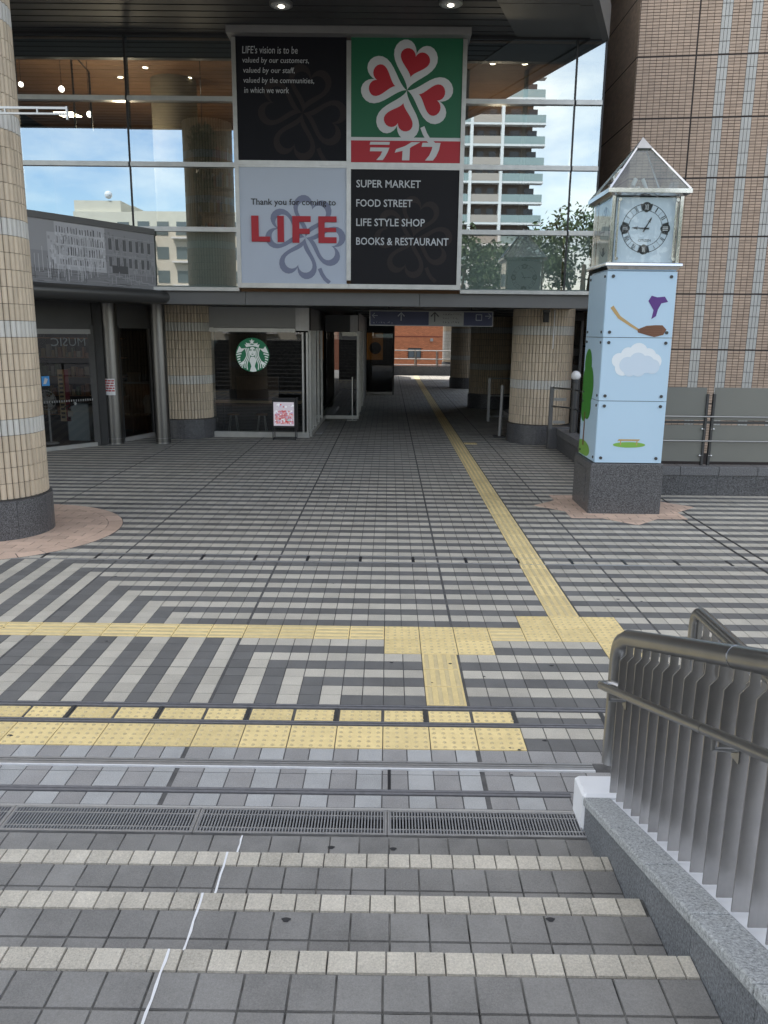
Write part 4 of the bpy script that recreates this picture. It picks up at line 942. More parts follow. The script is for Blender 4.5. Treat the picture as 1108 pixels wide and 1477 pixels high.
for sgn in (-1, 1): g.face([EF(6)(545+sgn*(u-545), v) for u, v in ((575, 528), (600, 512), (630, 520), (602, 534))])
g.build('eye', M_ew, em)
# inside
ci = empty('coffee_interior', (-3.5, 16, 0), 'dark interior of the coffee shop', kind='structure')
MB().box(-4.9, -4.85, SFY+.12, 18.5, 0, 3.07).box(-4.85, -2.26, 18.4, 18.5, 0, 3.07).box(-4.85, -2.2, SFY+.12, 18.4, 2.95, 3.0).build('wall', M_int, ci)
MB().box(-4.3, -3.2, 16.2, 16.3, .75, 1.35).build('wood_panel', mat('panel_wood', (.10, .06, .035), .6), ci)
tbt = empty('window_counter', (-3.6, 14.9, 0), 'long pale wooden counter top behind the coffee shop window', 'counter'); MB().box(-4.6, -2.45, 14.75, 15.1, .78, .83).build('counter_top', mat('counter_wood', (.45, .33, .18), .5), tbt)
for x in (-4.4, -3.5, -2.6): MB().box(x-.02, x+.02, 14.9, 14.94, 0, .78).build('leg', M_black, tbt)
for k, (x, lb) in enumerate(((-4.1, 'left stool with thin metal legs behind the coffee shop window'), (-3.4, 'right stool with thin metal legs behind the coffee shop window'))):
    t = empty('window_stool', (x, 14.6, 0), lb, 'stool'); MB().cyl((x, 14.62), .15, .5, .54, 20).build('seat', M_wood, t)
    for a in range(4): MB().tube([(x+.09*math.cos(PI/4+a*PI/2), 14.62+.09*math.sin(PI/4+a*PI/2), .5), (x+.17*math.cos(PI/4+a*PI/2), 14.62+.17*math.sin(PI/4+a*PI/2), .02)], .009, 5).build('leg', M_alu, t)
# side return of the coffee shop, second bay, third bay
sw = empty('underpass_left_wall', (-1.7, 22, 0), 'left side of the underpass with glazed shop bays', 'shop front')
for k, yy in enumerate((14.5, 14.75, 15.2, 15.9, 16.9, 18.0)): MB().box(-2.23, -2.17, yy, yy+.06, 0, 2.55).build('mullion', M_alu, sw)
MB().face([(-2.2, 14.56, .1), (-2.2, 18.7, .1), (-2.2, 18.7, 2.55), (-2.2, 14.56, 2.55)]).build('side_glass', G_shop, sw)
MB().box(-2.25, -2.15, 14.47, 18.75, 0, .1).build('sill', M_alu, sw); MB().box(-2.24, -2.16, 14.47, 18.75, 2.55, 3.07).build('side_fascia', M_black, sw)
MB().box(-2.14, -1.2, 18.72, 18.8, 2.52, 3.0).build('bay_fascia', M_mgrey, sw); MB().box(-1.42, -1.2, 18.68, 18.72, 2.52, 3.0).build('bay_end_cap', M_steel, sw)
MB().face([(-2.14, 18.75, .1), (-1.22, 18.75, .1), (-1.22, 18.75, 2.52), (-2.14, 18.75, 2.52)]).build('bay_glass', G_shop, sw); MB().box(-2.14, -1.2, 18.7, 18.8, 0, .1).build('bay_sill', M_alu, sw)
for x, y_ in ((-1.2, 18.76), (-1.2, 19.6), (-1.2, 21), (-1.2, 23)): MB().box(x-.03, x+.03, y_, y_+.08, 0, 2.55).build('mullion', M_alu, sw)
MB().box(-1.24, -1.18, 18.85, 28.4, 2.55, 3.07).box(-1.24, -1.20, 23.1, 28.4, 0, 2.55).build('inner_wall', M_black, sw)
MB().face([(-1.2, 18.85, .1), (-1.2, 23, .1), (-1.2, 23, 2.55), (-1.2, 18.85, 2.55)]).build('side_glass', G_shop, sw)
MB().face([(-1.17, 28.5, .1), (-.12, 28.5, .1), (-.12, 28.5, 2.5), (-1.17, 28.5, 2.5)]).build('far_bay_glass', G_shop, sw); MB().box(-1.2, -.1, 28.45, 28.55, 0, .1).build('far_bay_sill', M_alu, sw)
MB().box(-.13, -.06, 28.4, 44, 0, 3.07).build('far_wall', M_mgrey, sw); MB().box(-1.2, -.1, 28.4, 28.6, 2.5, 3.07).build('far_bay_fascia', M_black, sw)
MB().box(-2.6, -2.5, 19.0, 28, 0, 3).box(-2.5, -.13, 31, 31.1, 0, 3).build('back_wall', M_int, sw)
ps = empty('orange_wall_print', (-.9, 30.5, 1.7), 'orange wall print with dark round shapes in the far shop bay', 'wall print')
MB().box(-1.25, -.55, 30.5, 30.52, 1.35, 3.0).build('sheet', mat('print_orange', (.30, .12, .02), .6, emit=.05), ps)  # sheet given a faint glow of its own, though it is no lamp
for z in (1.85, 2.75):
    g = MB(); g.raw([(-.88+.26*math.cos(2*PI*k/24), 30.49, z+.26*math.sin(2*PI*k/24)) for k in range(24)], [tuple(range(24))]); g.build('round_shape', M_ink, ps)
tag(MB().box(-1.35, -1.32, 18.3, 18.34, .02, 1.22).box(-1.50, -1.2, 18.25, 18.4, 0, .015).box(-1.352, -1.318, 18.29, 18.35, 1.22, 1.25).build('barrier_post', M_alu), 'thin steel post on a flat base in front of the second bay', 'post')
mt = MB().box(-2.12, -1.95, 15.0, 17.9, .002, .01).build('door_threshold', M_steel); tag(mt, 'steel floor strip beside the coffee shop side wall', 'floor strip')
# light box sign
lb_ = empty('light_box_sign', (-2.75, 13.75, 0), 'black framed light box poster stand in front of the coffee shop', 'poster stand')
X0, X1, Yb = -3.02, -2.47, 13.75
MB().box(X0, X1, Yb, Yb+.1, .30, .96).build('case', M_black, lb_, bevel=.01)
MB().box(X0, X1-.0, Yb+.02, Yb+.08, .96, 1.0).build('top_cap', M_black, lb_)
MB().box(X0+.035, X1-.035, Yb-.004, Yb-.001, .345, .90).build('lit_poster', mat('poster_lit', (.62, .56, .62), .4, emit=.16), lb_)
for x in (X0+.01, X1-.01): 
    for y_ in (Yb+.01, Yb+.33): MB().tube([(x, y_, .0), (x, y_, .31)], .011, 6).build('leg', M_black, lb_)
MB().tube([(X0+.01, Yb+.01, .03), (X1-.01, Yb+.01, .03)], .011, 6).tube([(X0+.01, Yb+.33, .03), (X1-.01, Yb+.33, .03)], .011, 6).tube([(X0+.01, Yb+.01, .03), (X0+.01, Yb+.33, .03)], .011, 6).tube([(X1-.01, Yb+.01, .03), (X1-.01, Yb+.33, .03)], .011, 6).build('foot_frame', M_black, lb_)
MB().box(X1+.002, X1+.03, Yb+.05, Yb+.3, .25, 1.0).build('rear_board', M_black, lb_)
pm = [mat('print_'+n_, c, .5, emit=.12) for n_, c in (('rose', (.62, .22, .26)), ('red', (.6, .08, .08)), ('mint', (.40, .66, .62)), ('lilac', (.55, .45, .66)), ('white', (.85, .85, .88)), ('coral', (.72, .36, .36)))]
g = MB(); r5 = random.Random(5)
for k in range(320):
    x = r5.uniform(X0+.06, X1-.06); z = r5.uniform(.40, .70) if k > 30 else r5.uniform(.6, .86); rr_ = r5.uniform(.008, .03)
    if z > .68 and abs(x-(X0+X1)/2) > .08+.3*(.88-z): mi = 4
    else: mi = r5.choice([0, 0, 1, 5, 5, 3, 4])
    g.face([(p[0], Yb-.0045-.00002*k, p[1]) for p in ell(x, z, rr_, rr_*r5.uniform(.6, 1.2), 8)], mi)
for x in (-2.87, -2.75, -2.63): g.face([(p[0], Yb-.009, p[1]) for p in ((x-.022, .40), (x+.022, .40), (x+.03, .50), (x-.03, .50))], 5); g.face([(p[0], Yb-.0095, p[1]) for p in ((x-.03, .46), (x+.03, .46), (x+.03, .50), (x-.03, .50))], 2)
g.build('poster_print', pm, lb_, kind='stuff')

# ------------------------------------------------------------------ UNDERPASS
un = empty('underpass', (1, 30, 0), 'underpass ceiling and right hand walls', kind='structure')
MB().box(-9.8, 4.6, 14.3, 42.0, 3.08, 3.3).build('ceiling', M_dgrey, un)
MB().box(4.5, 4.6, 16.5, 24, 0, 3.08).build('right_wall', M_black, un)
for k in range(10): MB().box(-1.2, 4.5, 15.2+3*k, 15.24+3*k, 3.06, 3.079).build('ceiling_joint', M_black, un)
hs = empty('blue_direction_sign', (.6, 12.8, 2.65), 'long blue hanging direction sign with white arrows', 'sign')
hx0, hx1, hz0, hz1, hy = -.72, 1.97, 2.665, 2.99, 12.8
MB().box(hx0, hx1, hy, hy+.12, hz0, hz1).build('case', mat('sign_case', (.20, .20, .20), .4, .6), hs)
M_sb = mat('direction_blue', (.006, .010, .05), .4); MB().box(hx0+.02, hx1-.02, hy-.004, hy, hz0+.02, hz1-.02).build('blue_face', M_sb, hs)
MB().box(.57, 1.33, hy-.007, hy-.004, hz0+.02, hz1-.02).build('grey_face', mat('direction_grey', (.20, .20, .19), .35), hs)
M_dw = mat('direction_white', (.22, .23, .26), .5); F7 = lambda u, v: (u, hy-.0095, v)
def arrow(cx, cz, s, ang, mb):
    c, q = math.cos(ang), math.sin(ang); R_ = lambda p: (cx+(p[0]*c-p[1]*q)*s, cz+(p[0]*q+p[1]*c)*s)
    ribbon([R_((-.5, 0)), R_((.45, 0))], .12*s, F7, mb); ribbon([R_((.05, .42)), R_((.5, 0)), R_((.05, -.42))], .13*s, F7, mb)
g = MB(); arrow(-.60, 2.88, .12, PI, g); arrow(-.03, 2.86, .17, PI/2, g); arrow(1.86, 2.89, .13, 0, g); ribbon([(1.60, 2.80), (1.72, 2.80), (1.72, 2.92), (1.60, 2.92), (1.60, 2.80)], .02, F7, g); g.build('white_arrow', M_dw, hs)
g = MB(); arrow(.70, 2.86, .20, PI/2, g); g.build('black_arrow', M_ink, hs)
def kana(mb, x, z, s, seed):                                 # small strokes of the sign's Japanese lettering
    r_ = random.Random(seed)
    for _ in range(3):
        a = (x+r_.uniform(0, s*.8), z+r_.uniform(0, s*.8)); b = (x+r_.uniform(0, s*.8), z+r_.uniform(0, s*.8))
        if abs(a[0]-b[0])+abs(a[1]-b[1]) > s*.3: ribbon([a, b], s*.13, F7, mb)
g = MB()
for k in range(8): kana(g, -.64+k*.055, 2.715, .05, 200+k)
g.build('small_lettering', M_dw, hs)
g = MB()
for row in range(3):
    for k in range(7 if row else 8): kana(g, .87+k*.055, 2.90-row*.085, .05, row*10+k)
g.build('small_lettering', M_ink, hs)
for x in (-.3, 1.5): MB().tube([(x, hy+.06, hz1), (x, hy+.06, 3.08)], .015, 6).build('hanger', M_black, hs)
# far end: kerb, railing, orange building
fk = empty('far_guard_railing', (1.5, 44.3, 0), 'thin guard railing on a low wall at the far end of the underpass', 'railing')
MB().box(-3, 8, 44.1, 44.35, 0, .56).build('low_wall', M_granite, fk)
for z in (.62, .97, 1.47): MB().tube([(-3, 44.2, z), (8, 44.2, z)], .028, 8).build('rail', M_alu, fk)
for x in (-1.8, .3+1.0, 2.6+.0, 4.4): MB().box(x-.03, x+.03, 44.18, 44.24, .56, 1.5).build('post', M_alu, fk); MB().box(x+.05, x+.11, 44.18, 44.24, .56, 1.4).build('post', M_mgrey, fk)
ob = empty('orange_tiled_building', (2, 62, -.6), 'orange brick tiled building seen through the underpass', 'building')
MB().box(-12, 16, 62, 70, -.6, 14).build('wall_core', M_omort, ob)
g = MB(); VV = []
for j in range(0, 62):
    z = -.4+j*.085
    for i in range(-14, 34):
        x = i*.24+(.12 if j % 2 else 0)
        if 1.28 < x+.1 < 2.4 and .5 < z < 1.26: continue
        g.box(x, x+.232, 61.98, 62.0, z, z+.078)
g.build('wall_bricks', M_orange, ob, kind='stuff')
MB().box(-12, 16, 61.96, 61.98, 2.18, 2.26).build('dark_band', mat('band_brown', (.2, .05, .03), .7), ob)
wn = MB().box(1.3, 1.36, 61.94, 62, .5, 1.28).box(2.3, 2.36, 61.94, 62, .5, 1.28).box(1.8, 1.86, 61.94, 62, .5, 1.28).box(1.3, 2.36, 61.94, 62, 1.24, 1.3).box(1.3, 2.36, 61.94, 62, .46, .52).build('window_frame', M_dgrey, ob)
MB().box(1.36, 2.3, 61.985, 61.99, .5, 1.25).build('window_pane', mat('far_glass', (.12, .15, .17), .1), ob)
MB().box(3.1, 3.32, 61.85, 61.96, 1.85, 2.08).build('vent_box', M_lgrey, ob)
# ------------------------------------------------------------------ BROWN TILED BUILDING
TH = math.radians(-7.5); BK = 1.2; BC = np.array([4.62, 12.55]); BD = np.array([math.cos(TH), math.sin(TH)]); BN = np.array([BD[1], -BD[0]])
bb = empty('brown_tiled_building', (4.62, 12.55, -.6), 'tall brown tiled building on the right with white tile stripes', 'building')
def bp(s, z, off): q = BC+BD*s+BN*off; return (q[0], q[1], z)
g = MB(); q = [tuple(BC), tuple(BC+BD*12), tuple(BC+BD*12+np.array([0, 12])), (4.62, 24)]; g.extr([tuple(p) for p in q], lambda u, v, d: (u, v, d), -.6, 24); g.build('wall_core', M_mortar, bb)
JP = .953*BK; JZ = [2.24+JP*k for k in range(-3, 12)]; stripes = [(1.29+.463*k)*BK for k in range(0, 8)]; SWd = .168*BK; NB = 20
VV = []; FF = []; b0 = 0; bh = .953/26; bw = .128
def brick(fn, s0, s1, z0, z1, h=.008, c=.003):
    return [fn(s0, z0, 0), fn(s1, z0, 0), fn(s1, z1, 0), fn(s0, z1, 0), fn(s0+c, z0+c, h), fn(s1-c, z0+c, h), fn(s1-c, z1-c, h), fn(s0+c, z1-c, h)]
BF = [(4, 5, 6, 7), (0, 1, 5, 4), (1, 2, 6, 5), (2, 3, 7, 6), (3, 0, 4, 7)]
def spans(z):
    out = []; s = .006; cuts = [(a, a+SWd) for a in stripes]; vj = .945*BK
    edges = [0.004]+[e for c in cuts for e in c]+[6.0]
    segs = [(edges[i], edges[i+1]) for i in range(0, len(edges), 2)]
    for a, b in segs:
        if a < vj < b and z > 5.6: out += [(a, vj-.012), (vj+.012, b)]
        else: out.append((a, b))
    return out
for k, zj in enumerate(JZ[:-1]):
    for r in range(NB):
        z0 = zj+.012+r*(JP-.024)/NB; z1 = z0+(JP-.024)/NB-.007
        if z0 < 0 or z0 > 12.5: continue
        for a, b in spans(z0):
            n = max(1, round((b-a)/bw)); d = (b-a)/n
            for i in range(n): VV += brick(bp, a+i*d+.003, a+(i+1)*d-.003, z0, z1); FF += [tuple(t+b0 for t in f) for f in BF]; b0 += 8
side = lambda s, z, off: (4.62-off, 12.55+s, z)
for k, zj in enumerate(JZ[:-1]):
    for r in range(NB):
        z0 = zj+.012+r*(JP-.024)/NB; z1 = z0+(JP-.024)/NB-.007
        if z0 < 0 or z0 > 12.5: continue
        n = 25; d = .128
        for i in range(n): p = brick(side, i*d+.006, (i+1)*d, z0, z1); p = [p[1], p[0], p[3], p[2], p[5], p[4], p[7], p[6]]; VV += p; FF += [tuple(t+b0 for t in f) for f in BF]; b0 += 8
S = MB(); S.v = VV; S.f = FF; S.m = [0]*len(FF); S.build('brown_wall_tiles', M_brick, bb, kind='stuff')
wt = None; cand = []
for k, zj in enumerate(JZ[:-1]):
    for r in range(5):
        z0 = zj+.012+r*(JP-.024)/5; h_ = (JP-.024)/5
        if z0 < .2 or z0 > 12.5: continue
        for a in stripes:
            for c in range(3):
                s0 = a+c*SWd/3; ok, d = seen(bp(s0, z0, 0)); cand.append((d if ok else 1e9, s0, z0, h_))
cand.sort(); g0 = MB(); g0.raw(brick(lambda s, z, o: (s, -o, z), .003, SWd/3-.002,   .003, (JP-.024)/5-.004, .010, .003), BF); wm = mesh_of(g0, 'white_wall_tile', M_wtile)
VV = []; FF = []; b0 = 0
for i, (d, s0, z0, h_) in enumerate(cand):
    if i < 300 and d < 1e8: inst('white_wall_tile', wm, bb, bp(s0, z0, 0), rz=TH)
    else: VV += brick(bp, s0+.003, s0+SWd/3-.002, z0+.003, z0+h_-.004, .010); FF += [tuple(t+b0 for t in f) for f in BF]; b0 += 8
if VV: S = MB(); S.v = VV; S.f = FF; S.m = [0]*len(FF); S.build('white_wall_tiles', M_wtile, bb, kind='stuff')
# ------------------------------------------------------------------ KERB WALL + BARRIER
kw = empty('granite_kerb_wall', (5, 7.7, 0), 'low dark granite kerb wall beside the clock tower', 'low wall')
x = 3.80
for k in range(7):
    MB().box(x+.002, x+.618, 7.62, 7.88, 0, .325).build('face_stone', M_granite, kw); MB().box(x+.002, x+.618, 7.60, 7.90, .327, .47).build('coping_stone', mat('granite_coping', (.15, .15, .155), .45, speck=.8, sscale=75), kw, bevel=.01); x += .62
for k in range(7): y0 = 7.92+k*.69; MB().box(3.50, 3.74, y0+.002, y0+.688, 0, .325).build('face_stone', M_granite, kw); MB().box(3.48, 3.76, y0+.002, y0+.688, .327, .47).build('coping_stone', MATS['granite_coping'], kw, bevel=.01)
MB().box(3.30, 3.795, 12.76, 12.99, 0, .50).build('end_stone', M_granite, kw, bevel=.02)
br = empty('barrier_fence', (5, 7.75, .47), 'grey panelled barrier fence on the granite kerb wall', 'fence')
for a, b in ((3.82, 4.80), (4.93, 6.35), (6.48, 7.9)):
    MB().box(a, b, 7.80, 7.815, .53, 1.12).build('lower_panel', M_barrier, br); MB().box(a, b, 7.80, 7.815, 1.20, 1.72).build('upper_panel', M_barrier, br)
for z, r_ in ((1.265, .013), (.875, .013)): MB().tube([(3.8, 7.70, z), (8, 7.70, z)], r_, 10).build('rail', M_rail, br, smooth=True)
MB().box(3.8, 8, 7.79, 7.83, 1.145, 1.185).build('mid_bar', M_dgrey, br)
for px in (4.865, 6.415):
    for dx in (-.066, .040):
        MB().box(px+dx, px+dx+.035, 7.77, 7.83, .47, 1.62).build('post', M_dgrey, br)
    for z in (.63, 1.06):
        for dx in (-.10, .085): MB().sph((px+dx, 7.765, z), .02, 10).tube([(px+dx*.5, 7.78, z), (px+dx, 7.77, z)], .011, 6).build('clamp', M_chrome, br, smooth=True)
MB().box(4.80, 4.94, 7.795, 7.80, 1.27, 1.28).build('tie_bar', M_black, br)
# globe post & short railing near the right column
gp = empty('globe_bollard', (3.66, 12.0, .47), 'grey post with a white globe lamp on the kerb', 'lamp post')
MB().cyl((3.66, 12.0), .065, .47, 1.53, 20).build('post', M_dgrey, gp, smooth=True); MB().cyl((3.66, 12.0), .085, 1.53, 1.60, 20, .07).build('collar', M_black, gp, smooth=True); MB().sph((3.66, 12.0, 1.675), .105, 20).build('globe', mat('globe_white', (.75, .75, .76), .25), gp, smooth=True)
kr = empty('kerb_railing', (3.5, 12.5, .47), 'short dark railing between the globe post and the tiled column', 'railing')
for z in (1.38, .98): MB().tube([(3.30, 12.62, z), (3.66, 12.1, z), (3.66, 8.2, z)], .017, 8).build('rail', M_rail, kr, smooth=True)
MB().box(3.26, 3.34, 12.58, 12.66, .47, 1.40).build('post', M_mgrey, kr); MB().box(3.62, 3.69, 10.2, 10.27, .47, 1.40).build('post', M_dgrey, kr)
MB().box(3.35, 3.62, 12.58, 12.60, .60, .66).box(3.35, 3.62, 12.58, 12.60, 1.10, 1.16).build('glass_clamp', M_alu, kr)
gpo = empty('leaning_guard_pole', (2.56, 15.0, 0), 'slim grey pole with foot plate left of the right tiled column', 'post'); MB().tube([(2.50, 14.85, 0), (2.53, 14.85, 1.28)], .038, 12).build('pole', M_lgrey, gpo, smooth=True); MB().box(2.35, 2.62, 14.7, 15.0, 0, .03).build('foot_plate', M_dgrey, gpo)
hr = empty('inner_hand_railing', (2.6, 19, 0), 'steel hand railing in front of the first underpass column', 'railing')
for z in (1.25, .75, .15): MB().tube([(2.65, 18.5, z), (3.6, 18.5, z)], .022, 8).build('rail', M_alu, hr)
MB().box(2.62, 2.69, 18.46, 18.53, 0, 1.27).build('post', M_alu, hr)
# right side shop window behind column
rs = empty('side_shop_window', (4.4, 15.3, 0), 'narrow dark shop window right of the tiled column', 'window')
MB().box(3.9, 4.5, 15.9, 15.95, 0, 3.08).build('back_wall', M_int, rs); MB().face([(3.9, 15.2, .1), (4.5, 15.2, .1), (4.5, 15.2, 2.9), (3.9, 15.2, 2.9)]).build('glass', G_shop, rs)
MB().box(4.44, 4.50, 15.12, 15.2, 0, 3.0).build('frame_post', M_lgrey, rs); MB().box(3.9, 4.5, 15.1, 15.2, 2.85, 3.05).build('head_frame', M_mgrey, rs)
g = MB()
for z in (.9, 1.25, 1.6, 2.0): g.box(4.05, 4.5, 15.4, 15.5, z, z+.18, 0); g.box(4.1, 4.3, 15.38, 15.4, z+.02, z+.14, 1)
g.build('goods', [M_mgrey, M_lgrey], rs)
# ------------------------------------------------------------------ CLOCK TOWER
ck = empty('clock_tower', (3.13, 6.68, 0), 'square clock tower with glass pyramid roof and sky blue panels', 'clock tower')
cx0, cx1, cy0, cy1 = 2.66, 3.605, 6.18, 7.14
MB().chbox(cx0-.05, cx1+.045, cy0-.01, cy1+.05, -.01, .735, .015).build('granite_base', M_granite, ck)
MB().box(cx0-.055, cx0-.05, cy0+.25, cy1-.15, .12, .62).build('base_hatch', M_granite, ck)
MB().box(cx0+.03, cx1-.03, cy0+.03, cy1-.03, .735, 3.38).build('core', M_dgrey, ck)
PZ = [.745, 1.62, 2.49, 3.37]
M_side_panel = M_panel  # sides share the even blue of the front panels
for k in range(3):
    MB().box(cx0, cx1, cy0-.004, cy0+.02, PZ[k]+.004, PZ[k+1]-.004).build('front_panel', M_panel, ck)
    MB().box(cx0-.004, cx0+.02, cy0+.024, cy1, PZ[k]+.004, PZ[k+1]-.004).build('side_panel', M_panel, ck)
    MB().box(cx1-.02, cx1+.004, cy0+.024, cy1, PZ[k]+.004, PZ[k+1]-.004).build('side_panel', M_panel, ck)
    MB().box(cx0, cx1, cy1-.018, cy1+.004, PZ[k]+.004, PZ[k+1]-.004).build('rear_panel', M_panel, ck)
    for dx in (.08, .865):
        for z in (PZ[k]+.07, PZ[k+1]-.07):
            g = MB(); g.tube([(cx0+dx, cy0-.018, z), (cx0+dx, cy0-.004, z)], .022, 14); g.build('bolt', M_dgrey, ck)
            g = MB(); g.tube([(cx0-.018, cy0+dx, z), (cx0-.004, cy0+dx, z)], .018, 12); g.build('bolt', M_dgrey, ck)
# prints on the panels: cloud, broom, hat, hill, bench, tree
PF = lambda lay: (lambda u, v: (cx0+u, cy0-.0055-.001*lay, v))
M_c1 = mat('cloud_white', (.80, .86, .90), .4); M_c2 = mat('cloud_pale', (.62, .73, .84), .4); M_hill = mat('print_green', (.22, .45, .08), .4); M_tree = mat('print_tree_green', (.06, .26, .04), .4); M_brm = mat('broom_brown', (.20, .09, .05), .5); M_stk = mat('broom_stick', (.50, .34, .14), .5); M_pur = mat('hat_purple', (.11, .04, .22), .5)
g = MB()
for x, z, r_ in ((.24, 2.18, .10), (.36, 2.26, .10), (.50, 2.29, .13), (.64, 2.24, .11), (.72, 2.17, .11), (.30, 2.08, .11)): g.face([PF(1+.2*x)(*p) for p in ell(x, z, r_, r_, 24)])
g.build('cloud_print', M_c1, ck)
g = MB()
for x, z, r_ in ((.36, 2.12, .11), (.50, 2.17, .12), (.62, 2.13, .12), (.71, 2.10, .10), (.52, 2.06, .10), (.40, 2.05, .09)): g.face([PF(2+.2*x)(*p) for p in ell(x, z, r_, r_, 24)])
g.build('cloud_print', M_c2, ck)
MB().face([PF(1)(*p) for p in ell(.47, 1.005, .23, .04, 28)]).build('hill_print', M_hill, ck)
g = MB(); g.face([PF(2)(*p) for p in ((.30, 1.06), (.60, 1.06), (.62, 1.085), (.32, 1.085))]); g.face([PF(2)(*p) for p in ((.34, 1.0), (.355, 1.0), (.355, 1.06), (.34, 1.06))]); g.face([PF(2)(*p) for p in ((.57, 1.0), (.585, 1.0), (.585, 1.06), (.57, 1.06))]); g.build('bench_print', M_stk, ck)
g = MB(); ribbon([(.09, 2.90), (.20, 2.76), (.36, 2.66), (.50, 2.58)], [.05, .045, .035, .028], PF(1), g); g.build('broom_stick_print', M_stk, ck)
MB().face([PF(2)(*p) for p in ((.46, 2.60), (.58, 2.65), (.70, 2.66), (.80, 2.66), (.86, 2.60), (.82, 2.53), (.70, 2.50), (.58, 2.53), (.47, 2.56))]).build('broom_head_print', M_brm, ck)
MB().face([PF(2)(*p) for p in ((.58, 2.98), (.62, 3.05), (.70, 3.03), (.80, 3.04), (.85, 2.97), (.76, 2.95), (.72, 2.87), (.70, 2.78), (.64, 2.74), (.66, 2.86))]).build('hat_print', M_pur, ck)
SFn = lambda lay: (lambda u, v: (cx0-.0055-.001*lay, cy0+u, v))
g = MB()
for u, z, r_, q_ in ((.70, 2.10, .20, .22), (.55, 1.8, .22, .28), (.78, 1.75, .22, .3), (.60, 1.5, .2, .2), (.80, 1.45, .18, .2)): g.face([SFn(1+u*.3)(min(p[0], .95), p[1]) for p in ell(u, z, r_, q_, 24)][::-1])
g.build('tree_print', M_tree, ck); MB().face([SFn(1)(min(p[0], .955), max(p[1], .76)) for p in ell(.72, .86, .40, .12, 28)][::-1]).build('hill_print', M_hill, ck)
MB().face([SFn(2)(*p) for p in ((.68, .9), (.76, .9), (.74, 1.4), (.70, 1.4))][::-1]).build('trunk_print', M_brm, ck)
g = MB()
for k in range(5): ribbon([(.50, 2.555+.015*k), (.66, 2.53+.026*k), (.80, 2.535+.026*k)], .004, PF(3.5), g)
g.build('bristle_print', mat('bristle_dark', (.09, .04, .02), .5), ck, kind='stuff')
# cornice
def frust(x0, x1, y0, y1, z0, z1, g0, g1): 
    return MB().raw([(x0-g0, y0-g0, z0), (x1+g0, y0-g0, z0), (x1+g0, y1+g0, z0), (x0-g0, y1+g0, z0), (x0-g1, y0-g1, z1), (x1+g1, y0-g1, z1), (x1+g1, y1+g1, z1), (x0-g1, y1+g1, z1)], [(0, 3, 2, 1), (4, 5, 6, 7), (0, 1, 5, 4), (1, 2, 6, 5), (2, 3, 7, 6), (3, 0, 4, 7)])
frust(cx0, cx1, cy0, cy1, 3.372, 3.43, -.02, .03).build('cornice', M_chrome, ck); frust(cx0, cx1, cy0, cy1, 3.432, 3.475, .05, .045).build('cornice', M_chrome, ck, bevel=.008)
zb, zt = 3.477, 4.33
for x in (cx0+.02, cx1-.02):
    for y_ in (cy0+.02, cy1-.02): MB().box(x-.022, x+.022, y_-.022, y_+.022, zb, zt).build('corner_post', M_chrome, ck)
for x in (cx0+.09, cx1-.09): MB().box(x-.012, x+.012, cy0-.004, cy0+.012, zb+.06, zt-.06).build('glass_rail', M_chrome, ck)
MB().face([(cx0+.045, cy0+.004, zb), (cx1-.045, cy0+.004, zb), (cx1-.045, cy0+.004, zt), (cx0+.045, cy0+.004, zt)]).build('front_glass', G_clk, ck)
MB().face([(cx0+.004, cy1-.045, zb), (cx0+.004, cy0+.045, zb), (cx0+.004, cy0+.045, zt), (cx0+.004, cy1-.045, zt)]).build('side_glass', G_clk, ck)
MB().face([(cx1-.004, cy0+.045, zb), (cx1-.004, cy1-.045, zb), (cx1-.004, cy1-.045, zt), (cx1-.004, cy0+.045, zt)]).build('side_glass', G_clk, ck)
MB().face([(cx1-.045, cy1-.004, zb), (cx0+.045, cy1-.004, zb), (cx0+.045, cy1-.004, zt), (cx1-.045, cy1-.004, zt)]).build('rear_glass', G_clk, ck)
for x in (cx0+.10, cx1-.08):
    for z in (zb+.05, zt-.05): MB().tube([(x, cy0-.02, z), (x, cy0+.002, z)], .022, 14).build('glass_bolt', M_chrome, ck)
M_dial = mat('dial_board', (.60, .68, .75), .35)
MB().box(cx0+.07, cx1-.07, cy0+.05, cy0+.07, zb+.01, zt-.01).box(cx0+.07, cx1-.07, cy1-.07, cy1-.05, zb+.01, zt-.01).build('dial_board', M_dial, ck)
M_sdial = mat('side_board', (.50, .53, .50), .4); MB().box(cx0+.05, cx0+.068, cy0+.08, cy1-.08, zb+.01, zt-.01).box(cx1-.068, cx1-.05, cy0+.08, cy1-.08, zb+.01, zt-.01).build('side_board', M_sdial, ck)
DCX, DCZ, DR = 3.135, 3.925, .315
